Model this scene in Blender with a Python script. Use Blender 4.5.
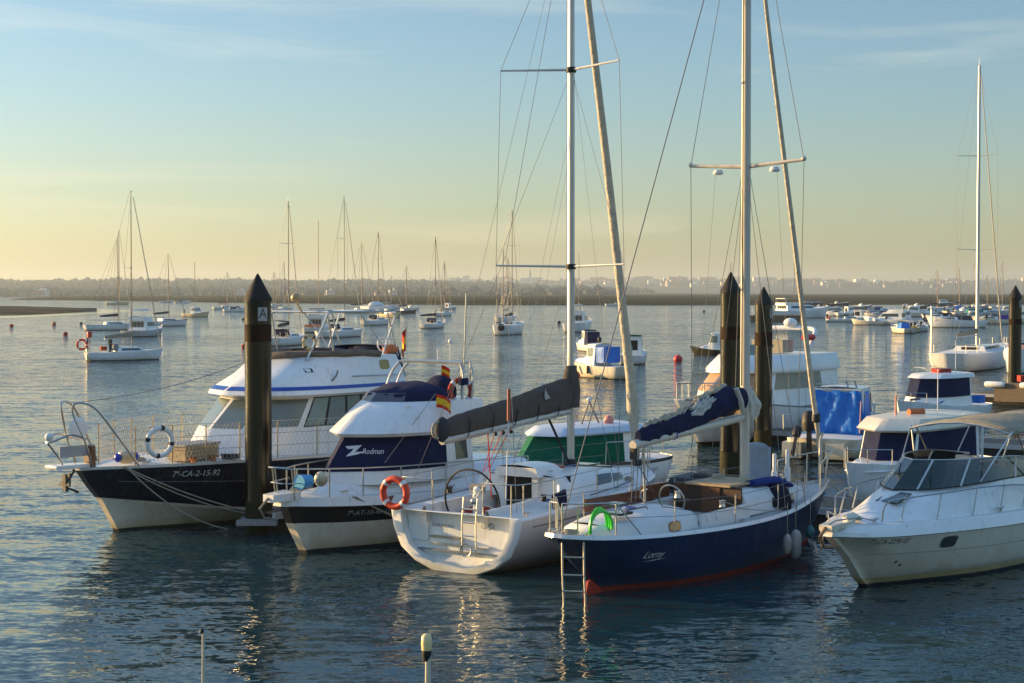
import bpy, bmesh, math, random
from mathutils import Vector, Matrix, Euler
from mathutils.bvhtree import BVHTree
R=math.radians
for o in list(bpy.data.objects): bpy.data.objects.remove(o)
scene=bpy.context.scene
COL=scene.collection
# ---------------------------------------------------------------- camera
EYE=5.7
cd=bpy.data.cameras.new('camera'); cam=bpy.data.objects.new('camera',cd); COL.objects.link(cam)
cam.location=(0,0,EYE); cam.rotation_euler=(R(90)-math.atan(48.5/1600),0,0)
cd.sensor_width=36; cd.lens=36*1600/1024; cd.clip_start=.5; cd.clip_end=60000
scene.camera=cam
# ---------------------------------------------------------------- light
SUN_EL=9.5; SUN_AZ=-69.0          # azimuth measured from +Y towards +X
w=bpy.data.worlds.new("World"); scene.world=w; w.use_nodes=True
nt=w.node_tree; nt.nodes.clear(); N=nt.nodes.new; LK=nt.links.new
out=N('ShaderNodeOutputWorld'); bg=N('ShaderNodeBackground'); LK(bg.outputs[0],out.inputs[0])
sky=N('ShaderNodeTexSky'); sky.sky_type='NISHITA'; sky.sun_disc=False
sky.sun_elevation=R(SUN_EL); sky.sun_rotation=R(SUN_AZ); sky.air_density=.9; sky.dust_density=1.0; sky.ozone_density=1.3; sky.altitude=0
tc=N('ShaderNodeTexCoord'); mp=N('ShaderNodeMapping'); mp.inputs['Scale'].default_value=(1.6,1.6,14)
LK(tc.outputs['Generated'],mp.inputs['Vector'])
no=N('ShaderNodeTexNoise'); no.inputs['Scale'].default_value=2.3; no.inputs['Detail'].default_value=6; no.inputs['Roughness'].default_value=.55; no.inputs['Distortion'].default_value=.4
LK(mp.outputs[0],no.inputs['Vector'])
cr=N('ShaderNodeValToRGB'); cr.color_ramp.elements[0].position=.55; cr.color_ramp.elements[0].color=(0,0,0,1); cr.color_ramp.elements[1].position=.82; cr.color_ramp.elements[1].color=(.34,.34,.34,1)
LK(no.outputs['Fac'],cr.inputs[0])
mx=N('ShaderNodeMix'); mx.data_type='RGBA'; mx.blend_type='MIX'
LK(cr.outputs[0],mx.inputs[0]); 
SKYTINT=(.97,1.085,1.185,1)
tint=N('ShaderNodeMix'); tint.data_type='RGBA'; tint.blend_type='MULTIPLY'; tint.inputs[0].default_value=1; tint.inputs[7].default_value=SKYTINT
LK(sky.outputs[0],tint.inputs[6]); LK(tint.outputs[2],mx.inputs[6]); mx.inputs[7].default_value=(7.6,6.7,5.3,1)
# upper sky brightened by an added gradient to fill the shaded sides
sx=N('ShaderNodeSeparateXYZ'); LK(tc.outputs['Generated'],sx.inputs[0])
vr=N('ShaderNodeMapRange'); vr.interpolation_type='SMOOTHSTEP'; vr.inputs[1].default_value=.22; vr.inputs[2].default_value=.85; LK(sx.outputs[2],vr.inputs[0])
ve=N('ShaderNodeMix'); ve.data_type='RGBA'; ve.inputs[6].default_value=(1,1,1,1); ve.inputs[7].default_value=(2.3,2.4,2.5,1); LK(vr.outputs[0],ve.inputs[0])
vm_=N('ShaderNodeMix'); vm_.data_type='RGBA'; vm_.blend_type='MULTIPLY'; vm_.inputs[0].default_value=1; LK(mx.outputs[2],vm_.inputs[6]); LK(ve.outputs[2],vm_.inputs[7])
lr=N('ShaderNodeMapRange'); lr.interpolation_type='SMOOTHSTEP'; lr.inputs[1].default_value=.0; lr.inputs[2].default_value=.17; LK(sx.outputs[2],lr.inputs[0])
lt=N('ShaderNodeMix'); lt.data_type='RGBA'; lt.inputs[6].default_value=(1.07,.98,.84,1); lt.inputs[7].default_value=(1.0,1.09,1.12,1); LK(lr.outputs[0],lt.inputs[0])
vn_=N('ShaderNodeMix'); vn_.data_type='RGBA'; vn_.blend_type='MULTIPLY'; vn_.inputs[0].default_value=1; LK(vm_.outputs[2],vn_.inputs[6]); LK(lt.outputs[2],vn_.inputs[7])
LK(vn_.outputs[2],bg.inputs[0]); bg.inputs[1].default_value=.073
sl=bpy.data.lights.new('sun','SUN'); sl.energy=5.0; sl.angle=R(.6); sl.color=(1,.66,.28)
so=bpy.data.objects.new('sun',sl); COL.objects.link(so)
d=Vector((math.sin(R(SUN_AZ))*math.cos(R(SUN_EL)),math.cos(R(SUN_AZ))*math.cos(R(SUN_EL)),math.sin(R(SUN_EL))))
so.rotation_euler=d.to_track_quat('Z','Y').to_euler(); so.location=(-30,0,30)
scene.view_settings.view_transform='Standard'; scene.view_settings.look='None'; scene.view_settings.exposure=0.98; scene.view_settings.gamma=1
# ---------------------------------------------------------------- helpers
def G(px,py,z=0.0):
    """world ground point seen at a photo pixel"""
    p=math.atan(48.5/1600); x=(px-512)/1600; v=-(py-341.5)/1600
    c,s=math.cos(p),math.sin(p); t=(z-EYE)/(-s+v*c)
    return (x*t,(c+v*s)*t)
def tag(o,label=None,cat=None,group=None,kind=None):
    if label: o['label']=label
    if cat: o['category']=cat
    if group: o['group']=group
    if kind: o['kind']=kind
    return o
def thing(name,label,cat,loc=(0,0,0),rotz=0,group=None):
    o=bpy.data.objects.new(name,None); COL.objects.link(o); o.empty_display_size=.3
    o.location=loc; o.rotation_euler=(0,0,R(rotz)); return tag(o,label,cat,group)
MAT={}
def mat(name,col,rough=.5,metal=0,var=.0,vscale=3.0,bump=0,bscale=30,stain=None,stretch=(1,1,1),coat=0,emis=None,alpha=None,trans=0):
    if name in MAT: return MAT[name]
    m=bpy.data.materials.new(name); m.use_nodes=True; nt=m.node_tree; b=nt.nodes['Principled BSDF']
    b.inputs['Base Color'].default_value=(*col,1); b.inputs['Roughness'].default_value=rough; b.inputs['Metallic'].default_value=metal
    if rough>=.79: b.inputs['Specular IOR Level'].default_value=.2
    if coat: b.inputs['Coat Weight'].default_value=coat; b.inputs['Coat Roughness'].default_value=.08
    if trans: b.inputs['Transmission Weight'].default_value=trans
    tcn=nt.nodes.new('ShaderNodeTexCoord'); mpn=nt.nodes.new('ShaderNodeMapping'); mpn.inputs['Scale'].default_value=stretch
    nt.links.new(tcn.outputs['Object'],mpn.inputs[0])
    if var or stain:
        n=nt.nodes.new('ShaderNodeTexNoise'); n.inputs['Scale'].default_value=vscale; n.inputs['Detail'].default_value=8; n.inputs['Roughness'].default_value=.62
        nt.links.new(mpn.outputs[0],n.inputs['Vector'])
        r=nt.nodes.new('ShaderNodeValToRGB'); e=r.color_ramp.elements
        e[0].position=.3; e[1].position=.7
        st=stain if stain else tuple(c*(1-var) for c in col)
        e[0].color=(*st,1); e[1].color=(*col,1)
        nt.links.new(n.outputs['Fac'],r.inputs[0])
        if stain:
            mxn=nt.nodes.new('ShaderNodeMix'); mxn.data_type='RGBA'; mxn.inputs[0].default_value=var
            mxn.inputs[6].default_value=(*col,1); nt.links.new(r.outputs[0],mxn.inputs[7]); nt.links.new(mxn.outputs[2],b.inputs['Base Color'])
        else: nt.links.new(r.outputs[0],b.inputs['Base Color'])
        mr=nt.nodes.new('ShaderNodeMapRange'); mr.inputs['To Min'].default_value=min(1,rough*1.5+.05); mr.inputs['To Max'].default_value=rough*.85
        nt.links.new(n.outputs['Fac'],mr.inputs[0]); nt.links.new(mr.outputs[0],b.inputs['Roughness'])
    if bump:
        n2=nt.nodes.new('ShaderNodeTexNoise'); n2.inputs['Scale'].default_value=bscale; n2.inputs['Detail'].default_value=4
        nt.links.new(mpn.outputs[0],n2.inputs['Vector'])
        bp=nt.nodes.new('ShaderNodeBump'); bp.inputs['Strength'].default_value=bump; bp.inputs['Distance'].default_value=.05
        nt.links.new(n2.outputs['Fac'],bp.inputs['Height']); nt.links.new(bp.outputs[0],b.inputs['Normal'])
    MAT[name]=m; return m
white=mat('gelcoat white',(.83,.83,.81),.25,0,.22,1.6,coat=.3,stain=(.52,.48,.4),stretch=(1,1,.45))
def weather(m,scum=.55,streak=.35):
    """waterline scum and rain streaks, as stains with a place of their own on the hull"""
    nt=m.node_tree; b=nt.nodes['Principled BSDF']; L=nt.links.new; src=b.inputs['Base Color'].links[0].from_socket
    tc=nt.nodes.new('ShaderNodeTexCoord'); mp=nt.nodes.new('ShaderNodeMapping'); mp.inputs['Scale'].default_value=(7,7,.5); L(tc.outputs['Object'],mp.inputs[0])
    n=nt.nodes.new('ShaderNodeTexNoise'); n.inputs['Scale'].default_value=1.3; n.inputs['Detail'].default_value=5; L(mp.outputs[0],n.inputs['Vector'])
    r=nt.nodes.new('ShaderNodeMapRange'); r.inputs[1].default_value=.56; r.inputs[2].default_value=.76; r.inputs[4].default_value=streak; L(n.outputs['Fac'],r.inputs[0])
    m1=nt.nodes.new('ShaderNodeMix'); m1.data_type='RGBA'; L(r.outputs[0],m1.inputs[0]); L(src,m1.inputs[6]); m1.inputs[7].default_value=(.36,.27,.16,1)
    sp=nt.nodes.new('ShaderNodeSeparateXYZ'); L(tc.outputs['Object'],sp.inputs[0])
    n2=nt.nodes.new('ShaderNodeTexNoise'); n2.inputs['Scale'].default_value=2.5; n2.inputs['Detail'].default_value=4; L(tc.outputs['Object'],n2.inputs['Vector'])
    ad=nt.nodes.new('ShaderNodeMath'); ad.operation='MULTIPLY_ADD'; L(n2.outputs['Fac'],ad.inputs[0]); ad.inputs[1].default_value=-.34; L(sp.outputs[2],ad.inputs[2])
    r2=nt.nodes.new('ShaderNodeMapRange'); r2.inputs[1].default_value=-.12; r2.inputs[2].default_value=.16; r2.inputs[3].default_value=scum; r2.inputs[4].default_value=0; L(ad.outputs[0],r2.inputs[0])
    m2=nt.nodes.new('ShaderNodeMix'); m2.data_type='RGBA'; L(r2.outputs[0],m2.inputs[0]); L(m1.outputs[2],m2.inputs[6]); m2.inputs[7].default_value=(.34,.27,.12,1)
    L(m2.outputs[2],b.inputs['Base Color'])
weather(white)
white2=mat('deck white',(.74,.74,.72),.5,0,.25,4,bump=.15,bscale=60,stain=(.4,.37,.32))
cream=mat('warm-lit cream topside',(.78,.71,.57),.3,0,.35,1.5,coat=.2,stain=(.42,.36,.24),stretch=(1,1,.4))  # warm light reflected off the water is put into this hull colour
weather(cream,.7,.4)
navyh=mat('navy topside paint',(.007,.009,.022),.22,0,.4,2,coat=.4); weather(navyh,.1,.12)
blackh=mat('black topside band',(.012,.012,.014),.25,0,.3,2,coat=.3)
blueh=mat('deep blue topside paint',(.009,.033,.105),.3,0,.35,1.8,coat=.25,stretch=(1,1,.4)); weather(blueh,.1,.12)
redb=mat('red antifouling',(.33,.035,.015),.7,0,.4,5)
darkb=mat('dark antifouling',(.02,.022,.025),.7,0,.3,5)
weed=mat('weed line',(.04,.038,.016),.8,0,.5,6,bump=.4)
steel=mat('stainless steel',(.55,.54,.5),.28,1,.15,20)
alu=mat('anodised mast',(.6,.58,.53),.38,.75,.12,3,stretch=(6,6,.3))
fmast=mat('shade-darkened mast',(.30,.24,.18),.5,.2,.15,3)  # darker copy of the mast metal: shaded side put into the colour
wire=mat('rigging wire',(.20,.19,.18),.5,.5)
rope=mat('weathered rope',(.42,.38,.3),.9,0,.3,30)
glass=mat('tinted window glass',(.035,.05,.048),.06,0,coat=.5)
glassl=mat('pale cabin glass',(.19,.23,.2),.1,0,.3,1.2,coat=.5)
navyc=mat('navy canvas',(.010,.016,.062),.85,0,.3,4,bump=.35,bscale=9)
bluec=mat('bright blue tarpaulin',(.0,.17,.64),.4,0,.25,2,bump=1.0,bscale=2.2)
greenc=mat('green canvas',(.0,.12,.065),.8,0,.3,3,bump=.4,bscale=5)
greyc=mat('taupe sail cover cloth',(.105,.088,.078),.9,0,.25,3,bump=.4,bscale=9)
sailc=mat('furled sail cloth',(.62,.55,.42),.8,0,.25,6,bump=.8,bscale=12)
tanc=mat('tan canvas',(.36,.31,.22),.9,0,.25,4,bump=.3,bscale=8)
wsail=mat('loose white sail',(.68,.64,.56),.75,0,.2,5,bump=1.0,bscale=9)
teak=mat('varnished teak',(.16,.055,.022),.35,0,.5,9,coat=.3,stretch=(1,1,5))
teak2=mat('weathered teak',(.22,.16,.10),.75,0,.4,10)
blk=mat('black rubber',(.012,.012,.012),.5,0,.2,6)
orange=mat('orange lifebuoy shell',(.75,.055,.02),.45,0,.2,5)
orangec=mat('faded orange cover',(.68,.19,.06),.75,0,.3,5)
redp=mat('red plastic',(.65,.02,.025),.35,0,.2,5)
grnp=mat('green hose',(.05,.62,.04),.35)
bluep=mat('blue plastic',(.01,.04,.42),.35)
skyb=mat('light blue plastic',(.05,.32,.6),.4)
yel=mat('yellow cloth',(.80,.50,.02),.8)
redc=mat('red cloth',(.62,.03,.02),.8)
blst=mat('blue stripe paint',(.01,.06,.34),.3)
gray=mat('mid grey plastic',(.26,.27,.28),.5,0,.2,4)
pale=mat('pale letter white',(.75,.75,.74),.5)
ink=mat('dark lettering',(.03,.035,.05),.5)
darkin=mat('dark interior',(.025,.022,.02),.8)
beige=mat('beige blind cloth',(.42,.37,.27),.8,0,.25,2)
wood=mat('crate wood',(.46,.35,.2),.7,0,.35,7,stretch=(1,6,6))
pileM=mat('tarred pile',(.010,.009,.004),.2,0,0,2.2,bump=.06,bscale=9,stretch=(1,1,.3)); pileM.node_tree.nodes['Principled BSDF'].inputs['Specular IOR Level'].default_value=.4
conc=mat('pontoon concrete',(.33,.33,.31),.8,0,.3,4,bump=.3)
dock=mat('pontoon deck boards',(.2,.16,.12),.85,0,.35,6,stretch=(8,1,1))

class MB:
    """mesh builder: one mesh object per build()"""
    def __init__(s): s.v=[]; s.f=[]; s.m=[]
    def add(s,v,f,m=0):
        o=len(s.v); s.v+= [tuple(p) for p in v]; s.f+=[tuple(i+o for i in q) for q in f]; s.m+=[m]*len(f); return s
    def box(s,c,d,rz=0,m=0,ry=0):
        M=Matrix.Translation(c)@Matrix.Rotation(rz,4,'Z')@Matrix.Rotation(ry,4,'Y')
        V=[M@Vector((x*d[0]/2,y*d[1]/2,z*d[2]/2)) for x in(-1,1) for y in(-1,1) for z in(-1,1)]
        return s.add(V,[(0,1,3,2),(4,6,7,5),(0,4,5,1),(2,3,7,6),(0,2,6,4),(1,5,7,3)],m)
    def tube(s,P,r,n=6,m=0,closed=False,sq=1.0,cap=True):
        P=[Vector(p) for p in P]; k=len(P); rr=r if isinstance(r,(list,tuple)) else [r]*k
        V=[];up=None
        for i in range(k):
            if closed: t=P[(i+1)%k]-P[i-1]
            else: t=P[min(i+1,k-1)]-P[max(i-1,0)]
            t.normalize()
            if up is None:
                up=Vector((0,0,1)) if abs(t.z)<.9 else Vector((0,1,0)) if abs(t.y)<.9 else Vector((1,0,0))
            a=t.cross(up)
            if a.length<1e-5: a=t.orthogonal()
            a.normalize(); b=a.cross(t).normalized(); up=b
            for j in range(n):
                q=2*math.pi*j/n; V.append(P[i]+a*math.cos(q)*rr[i]*sq+b*math.sin(q)*rr[i])
        F=[]
        for i in range(k if closed else k-1):
            for j in range(n):
                a0=i*n+j;a1=i*n+(j+1)%n;b0=((i+1)%k)*n+j;b1=((i+1)%k)*n+(j+1)%n
                F.append((a0,a1,b1,b0))
        if cap and not closed: F.append(tuple(range(n))[::-1]); F.append(tuple((k-1)*n+j for j in range(n)))
        return s.add(V,F,m)
    def lathe(s,prof,c=(0,0,0),n=14,m=0,axis='z'):
        V=[];F=[];k=len(prof)
        for (r,z) in prof:
            for j in range(n):
                q=2*math.pi*j/n; p=(r*math.cos(q),r*math.sin(q),z)
                if axis=='x': p=(p[2],p[0],p[1])
                if axis=='y': p=(p[0],p[2],p[1])
                V.append((p[0]+c[0],p[1]+c[1],p[2]+c[2]))
        for i in range(k-1):
            for j in range(n): F.append((i*n+j,i*n+(j+1)%n,(i+1)*n+(j+1)%n,(i+1)*n+j))
        F.append(tuple(range(n))[::-1]); F.append(tuple((k-1)*n+j for j in range(n)))
        return s.add(V,F,m)
    def torus(s,c,R0,r,M=None,n=28,k=10,m=0,a0=0,a1=2*math.pi):
        full=abs(a1-a0-2*math.pi)<1e-6; P=[]
        for i in range(n+(0 if full else 1)):
            q=a0+(a1-a0)*i/n; p=Vector((math.cos(q)*R0,math.sin(q)*R0,0))
            if M: p=M@p
            P.append(p+Vector(c))
        nrm=(M@Vector((0,0,1)) if M else Vector((0,0,1)))
        V=[];K=len(P)
        for i in range(K):
            t=(P[i]-Vector(c)).normalized()
            for j in range(k):
                a=2*math.pi*j/k; V.append(P[i]+t*math.cos(a)*r+nrm*math.sin(a)*r)
        F=[]
        for i in range(K if full else K-1):
            for j in range(k): F.append((i*k+j,i*k+(j+1)%k,((i+1)%K)*k+(j+1)%k,((i+1)%K)*k+j))
        return s.add(V,F,m)
    def prism(s,P,off,m=0):
        """planar polygon P extruded by vector off"""
        n=len(P); off=Vector(off); P=[Vector(p) for p in P]
        V=P+[p+off for p in P]
        F=[tuple(range(n))[::-1],tuple(range(n,2*n))]+[(i,(i+1)%n,(i+1)%n+n,i+n) for i in range(n)]
        return s.add(V,F,m)
    def sphere(s,c,r,n=12,m=0,sc=(1,1,1)):
        pr=[(max(.001,math.sin(math.pi*i/n)*r),-math.cos(math.pi*i/n)*r*sc[2]) for i in range(n+1)]
        a=len(s.v); s.lathe(pr,(0,0,0),n*2,m)
        for i in range(a,len(s.v)):
            x,y,z=s.v[i]; s.v[i]=(x*sc[0]+c[0],y*sc[1]+c[1],z+c[2])
        return s
    def build(s,name,mats,parent=None,smooth=True,ang=38,label=None,weld=True):
        me=bpy.data.meshes.new(name); me.from_pydata(s.v,[],s.f)
        for mm in (mats if isinstance(mats,(list,tuple)) else [mats]): me.materials.append(mm)
        me.polygons.foreach_set('material_index',s.m)
        bm=bmesh.new(); bm.from_mesh(me)
        if weld: bmesh.ops.remove_doubles(bm,verts=bm.verts,dist=.0004)
        bmesh.ops.recalc_face_normals(bm,faces=bm.faces); bm.to_mesh(me); bm.free()
        if smooth:
            me.polygons.foreach_set('use_smooth',[True]*len(me.polygons)); me.set_sharp_from_angle(angle=R(ang))
        o=bpy.data.objects.new(name,me); COL.objects.link(o)
        if parent: o.parent=parent
        if label: o['label']=label
        return o
from mathutils import noise as MN
def wrinkle(o,amp=.02,f=3.0,st=(1,1,1),seed=0):
    """push the vertices along their normals into soft creases"""
    me=o.data
    for v,nn in [(v,v.normal.copy()) for v in me.vertices]:
        p=Vector((v.co.x*st[0],v.co.y*st[1],v.co.z*st[2]))*f+Vector((seed,seed*.7,0))
        q=1-abs(MN.noise(p))*2.2; v.co+=nn*amp*(q+.5*MN.noise(p*2.7))
    me.update(); return o
def tubeo(name,P,r,m,parent,n=6,**k): return MB().tube(P,r,n,**k).build(name,m,parent)
def crom(P,n=6):
    P=[Vector(p) for p in P]; out=[]
    for i in range(len(P)-1):
        a=P[max(i-1,0)];b=P[i];c=P[i+1];d=P[min(i+2,len(P)-1)]
        if i==0: a=b*2-c
        if i+2>len(P)-1: d=c*2-b
        for k in range(n):
            t=k/n; out.append(.5*((2*b)+(c-a)*t+(2*a-5*b+4*c-d)*t*t+(-a+3*b-3*c+d)*t**3))
    out.append(P[-1]); return out
def sag(a,b,s,n=12):
    a=Vector(a);b=Vector(b); return [a.lerp(b,i/n)-Vector((0,0,s*4*(i/n)*(1-i/n))) for i in range(n+1)]
class Loft:
    """symmetric shell: levels bottom to top, each (half outline aft->fore [(x,y)], z or list of z)"""
    def __init__(s,levels,sub=5,vsub=1,smooth=True):
        rows=[]
        for o,z in levels:
            zz=z if isinstance(z,(list,tuple)) else [z]*len(o)
            P=[Vector((o[i][0],o[i][1],zz[i])) for i in range(len(o))]
            if smooth: Q=crom(P,sub)
            else:
                Q=[]
                for i in range(len(P)-1): Q+=[P[i].lerp(P[i+1],k/sub) for k in range(sub)]
                Q.append(P[-1])
            for q in Q: q.y=max(0,q.y)
            rows.append(Q)
        s.sub=sub; s.vs=vsub
        if vsub>1:
            cols=[crom([r[i] for r in rows],vsub) for i in range(len(rows[0]))]
            rows=[[c[j] for c in cols] for j in range(len(cols[0]))]
            for r in rows:
                for q in r: q.y=max(0,q.y)
        s.rows=rows; s.nu=len(rows[0]); s.nv=len(rows)
    def S(s,u,v,side=1):
        u=min(max(u*s.sub,0),s.nu-1.0001); v=min(max(v*s.vs,0),s.nv-1.0001); i=int(u);j=int(v);a=u-i;b=v-j
        p=(s.rows[j][i]*(1-a)+s.rows[j][i+1]*a)*(1-b)+(s.rows[j+1][i]*(1-a)+s.rows[j+1][i+1]*a)*b
        return Vector((p.x,p.y*side,p.z))
    def N(s,u,v,side=1):
        e=.04; du=s.S(u+e,v,side)-s.S(u-e,v,side); dv=s.S(u,v+e,side)-s.S(u,v-e,side)
        n=du.cross(dv)
        if n.length<1e-9: return Vector((0,side,0))
        n.normalize()
        ref=Vector((0,side,0)); 
        if n.dot(ref)<-1e-3 or (abs(n.dot(ref))<=1e-3 and n.x<0): n=-n
        return n
    def build(s,name,mats,parent,bands=None,top=None,transom=True,front=False,smooth=True,camber=0,ang=35,topm=0,label=None,ysub=4):
        b=MB(); nu,nv=s.nu,s.nv
        for side in(1,-1):
            base=len(b.v); b.add([(p.x,p.y*side,p.z) for r in s.rows for p in r],[])
            for j in range(nv-1):
                s._f(b,[(j*nu+i,j*nu+i+1,(j+1)*nu+i+1,(j+1)*nu+i) for i in range(nu-1)],base,(bands[j//s.vs] if bands else 0))
        if transom or front:
            for e,ok in ((0,transom),(nu-1,front)):
                if not ok: continue
                for j in range(nv-1):
                    p,q=s.rows[j][e],s.rows[j+1][e]
                    b.add([(p.x,p.y,p.z),(p.x,-p.y,p.z),(q.x,-q.y,q.z),(q.x,q.y,q.z)],[(0,1,2,3)],(bands[j//s.vs] if bands else 0))
        if top: s.cap(b,s.rows[-1],camber,topm,ysub)
        return b.build(name,mats,parent,smooth,ang,label)
    def _f(s,b,F,base,m):
        b.f+=[tuple(i+base for i in q) for q in F]; b.m+=[m]*len(F)
    def cap(s,b,row,camber=0,m=0,ys=4,dz=0,inset=0):
        V=[];bw=max(p.y for p in row)+1e-6
        for p in row:
            y=max(0,p.y-inset)
            for k in range(-ys,ys+1):
                t=k/ys; V.append((p.x,y*t,p.z+dz+camber*(1-t*t)*(p.y/bw)))
        w_=2*ys+1;F=[]
        for i in range(len(row)-1):
            for k in range(w_-1): F.append((i*w_+k,i*w_+k+1,(i+1)*w_+k+1,(i+1)*w_+k))
        b.add(V,F,m)
    def deck(s,name,m,parent,dz=-.05,inset=.03,camber=.05,u1=None):
        b=MB(); s.cap(b,s.rows[-1] if u1 is None else s.rows[-1][u1*s.sub:],camber,0,5,dz,inset); return b.build(name,m,parent)
    def patch(s,name,m,parent,u0,u1,v0,v1,side=1,off=.012,n=8,nv=3,both=False,thick=.008,label=None,skew=0):
        """curved panel lying on the shell, a little proud of it; skew slants the fore/aft ends"""
        b=MB(); sds=(1,-1) if both else (side,)
        V=[]
        cols=[]
        for sd in sds:
            us=[u0+(u1-u0)*i/n for i in range(n+1)]
            if both and sd==-1: us=us[::-1]
            for u in us:
                if both and sd==-1 and abs(u-u1)<1e-9 and s.rows[0][-1].y<1e-6: continue
                cols.append([(s.S(u+skew*(v0+(v1-v0)*j/nv-v0),v0+(v1-v0)*j/nv,sd),s.N(u,v0+(v1-v0)*j/nv,sd)) for j in range(nv+1)])
        A=[[p+nn*off for p,nn in c] for c in cols]; B=[[p+nn*(off-thick-.01) for p,nn in c] for c in cols]
        K=len(cols);W=nv+1
        V=[p for c in A for p in c]+[p for c in B for p in c]; o=K*W
        F=[]
        for i in range(K-1):
            for j in range(nv):
                F.append((i*W+j,(i+1)*W+j,(i+1)*W+j+1,i*W+j+1)); F.append(tuple(o+q for q in(i*W+j,i*W+j+1,(i+1)*W+j+1,(i+1)*W+j)))
            F.append((i*W,(i+1)*W,o+(i+1)*W,o+i*W)); F.append((i*W+nv,(i+1)*W+nv,o+(i+1)*W+nv,o+i*W+nv))
        for j in range(nv):
            F.append((j,j+1,o+j+1,o+j)); F.append(((K-1)*W+j,(K-1)*W+j+1,o+(K-1)*W+j+1,o+(K-1)*W+j))
        return b.add(V,F).build(name,m,parent,label=label)
    def blunt(s,w_=.07,j0=1):
        for r in s.rows[j0:]:
            for k,q in enumerate(r[-3:]): q.y=max(q.y,w_)
        return s
    def bvh(s):
        V=[];F=[]
        for side in(1,-1):
            o=len(V); V+=[(p.x,p.y*side,p.z) for r in s.rows for p in r]
            for j in range(s.nv-1): F+=[(o+j*s.nu+i,o+j*s.nu+i+1,o+(j+1)*s.nu+i+1,o+(j+1)*s.nu+i) for i in range(s.nu-1)]
        # end faces
        for e in (0,s.nu-1):
            for j in range(s.nv-1):
                p,q=s.rows[j][e],s.rows[j+1][e]; o=len(V)
                V+=[(p.x,p.y,p.z),(p.x,-p.y,p.z),(q.x,-q.y,q.z),(q.x,q.y,q.z)]; F.append((o,o+1,o+2,o+3))
        return BVHTree.FromPolygons(V,F)
    def edge(s,u0,u1,v,n=20,side=1,out=0,dz=0):
        P=[]
        for i in range(n+1):
            u=u0+(u1-u0)*i/n; p=s.S(u,v,side); p.z+=dz; p.y=side*max(0,p.y*side+out); P.append(p)
        return P
_tc={}
def text2d(txt,size=1.0,shear=0.0,sx=1.0):
    k=(txt,)
    if k not in _tc:
        c=bpy.data.curves.new('lettering','FONT'); c.body=txt; c.size=1; c.align_x='CENTER'; c.align_y='CENTER'; c.resolution_u=3
        o=bpy.data.objects.new('lettering',c); COL.objects.link(o)
        dg=bpy.context.evaluated_depsgraph_get(); me=bpy.data.meshes.new_from_object(o.evaluated_get(dg))
        _tc[k]=([tuple(v.co) for v in me.vertices],[tuple(p.vertices) for p in me.polygons])
        bpy.data.objects.remove(o); bpy.data.meshes.remove(me); bpy.data.curves.remove(c)
    V,F=_tc[k]; return [((x+shear*y)*size*sx,y*size) for x,y,z in V],F
def mapped(name,V2,F,fn,m,parent,label=None):
    me=bpy.data.meshes.new(name); me.from_pydata([tuple(fn(x,y)) for x,y in V2],[],F); me.materials.append(m)
    o=bpy.data.objects.new(name,me); COL.objects.link(o); o.parent=parent
    if label: o['label']=label
    return o
def lettering(txt,bvh,origin,ux,uy,ray,size,m,parent,shear=0,sx=1.0,name='lettering'):
    """letters laid on a surface: 2d axes ux,uy from origin, projected along ray onto bvh"""
    V,F=text2d(txt,size,shear,sx); ux=Vector(ux);uy=Vector(uy);ray=Vector(ray).normalized();O=Vector(origin)
    h0=bvh.ray_cast(O-ray*6,ray)[0] if bvh else None; fb_=(lambda p:p+ray*((h0-p).dot(ray))) if h0 is not None else (lambda p:p)
    def fn(x,y):
        p=O+ux*x+uy*y; h=bvh.ray_cast(p-ray*6,ray) if bvh else (None,)
        q=h[0] if h[0] is not None else fb_(p)
        return q-ray*.006
    return mapped(name,V,F,fn,m,parent)
def poly2d(P,bvh,origin,ux,uy,ray,m,parent,name,off=.006):
    ux=Vector(ux);uy=Vector(uy);ray=Vector(ray).normalized();O=Vector(origin)
    h0=bvh.ray_cast(O-ray*6,ray)[0] if bvh else None; fb_=(lambda p:p+ray*((h0-p).dot(ray))) if h0 is not None else (lambda p:p)
    def fn(x,y):
        p=O+ux*x+uy*y; h=bvh.ray_cast(p-ray*6,ray) if bvh else (None,)
        return (h[0] if h[0] is not None else fb_(p))-ray*off
    return mapped(name,P,[tuple(range(len(P)))],fn,m,parent)
def stripe(L,name,m,parent,u0,u1,v,h=.03,side=1,n=24,off=.008):
    b=MB(); V=[];dv=h
    for i in range(n+1):
        u=u0+(u1-u0)*i/n
        for q in (-.5,.5):
            p=L.S(u,v,side)+L.N(u,v,side)*off; p.z+=q*h; V.append(p)
    b.add(V,[(2*i,2*i+2,2*i+3,2*i+1) for i in range(n)]); return b.build(name,m,parent)
def lifebuoy(label,loc,rot,R0=.3,shell=None,band=None,group='lifebuoys hung on rails',bands=4,a0=.78,fat=.25):
    t=thing('lifebuoy',label,'lifebuoy',loc,0,group); t.rotation_euler=rot
    MB().torus((0,0,0),R0,R0*fat,n=32,k=12).build('ring',shell or orange,t)
    proto=None
    for i in range(bands):
        if proto is None:
            proto=MB().torus((0,0,0),R0,R0*fat*1.08,n=4,k=12,a0=-.13,a1=.13).build('band',band or pale,t); o=proto
        else: o=proto.copy(); COL.objects.link(o); o.parent=t
        o.rotation_euler=(0,0,a0+2*math.pi*i/bands)
    P=[(math.cos(q)*R0*(1.29 if i%2 else 1.12),math.sin(q)*R0*(1.29 if i%2 else 1.12),.0) for i,q in enumerate([a0+math.pi/4*k for k in range(8)])]
    MB().tube(P,.009,5,closed=True).build('grab_line',rope,t)
    return t
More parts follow.
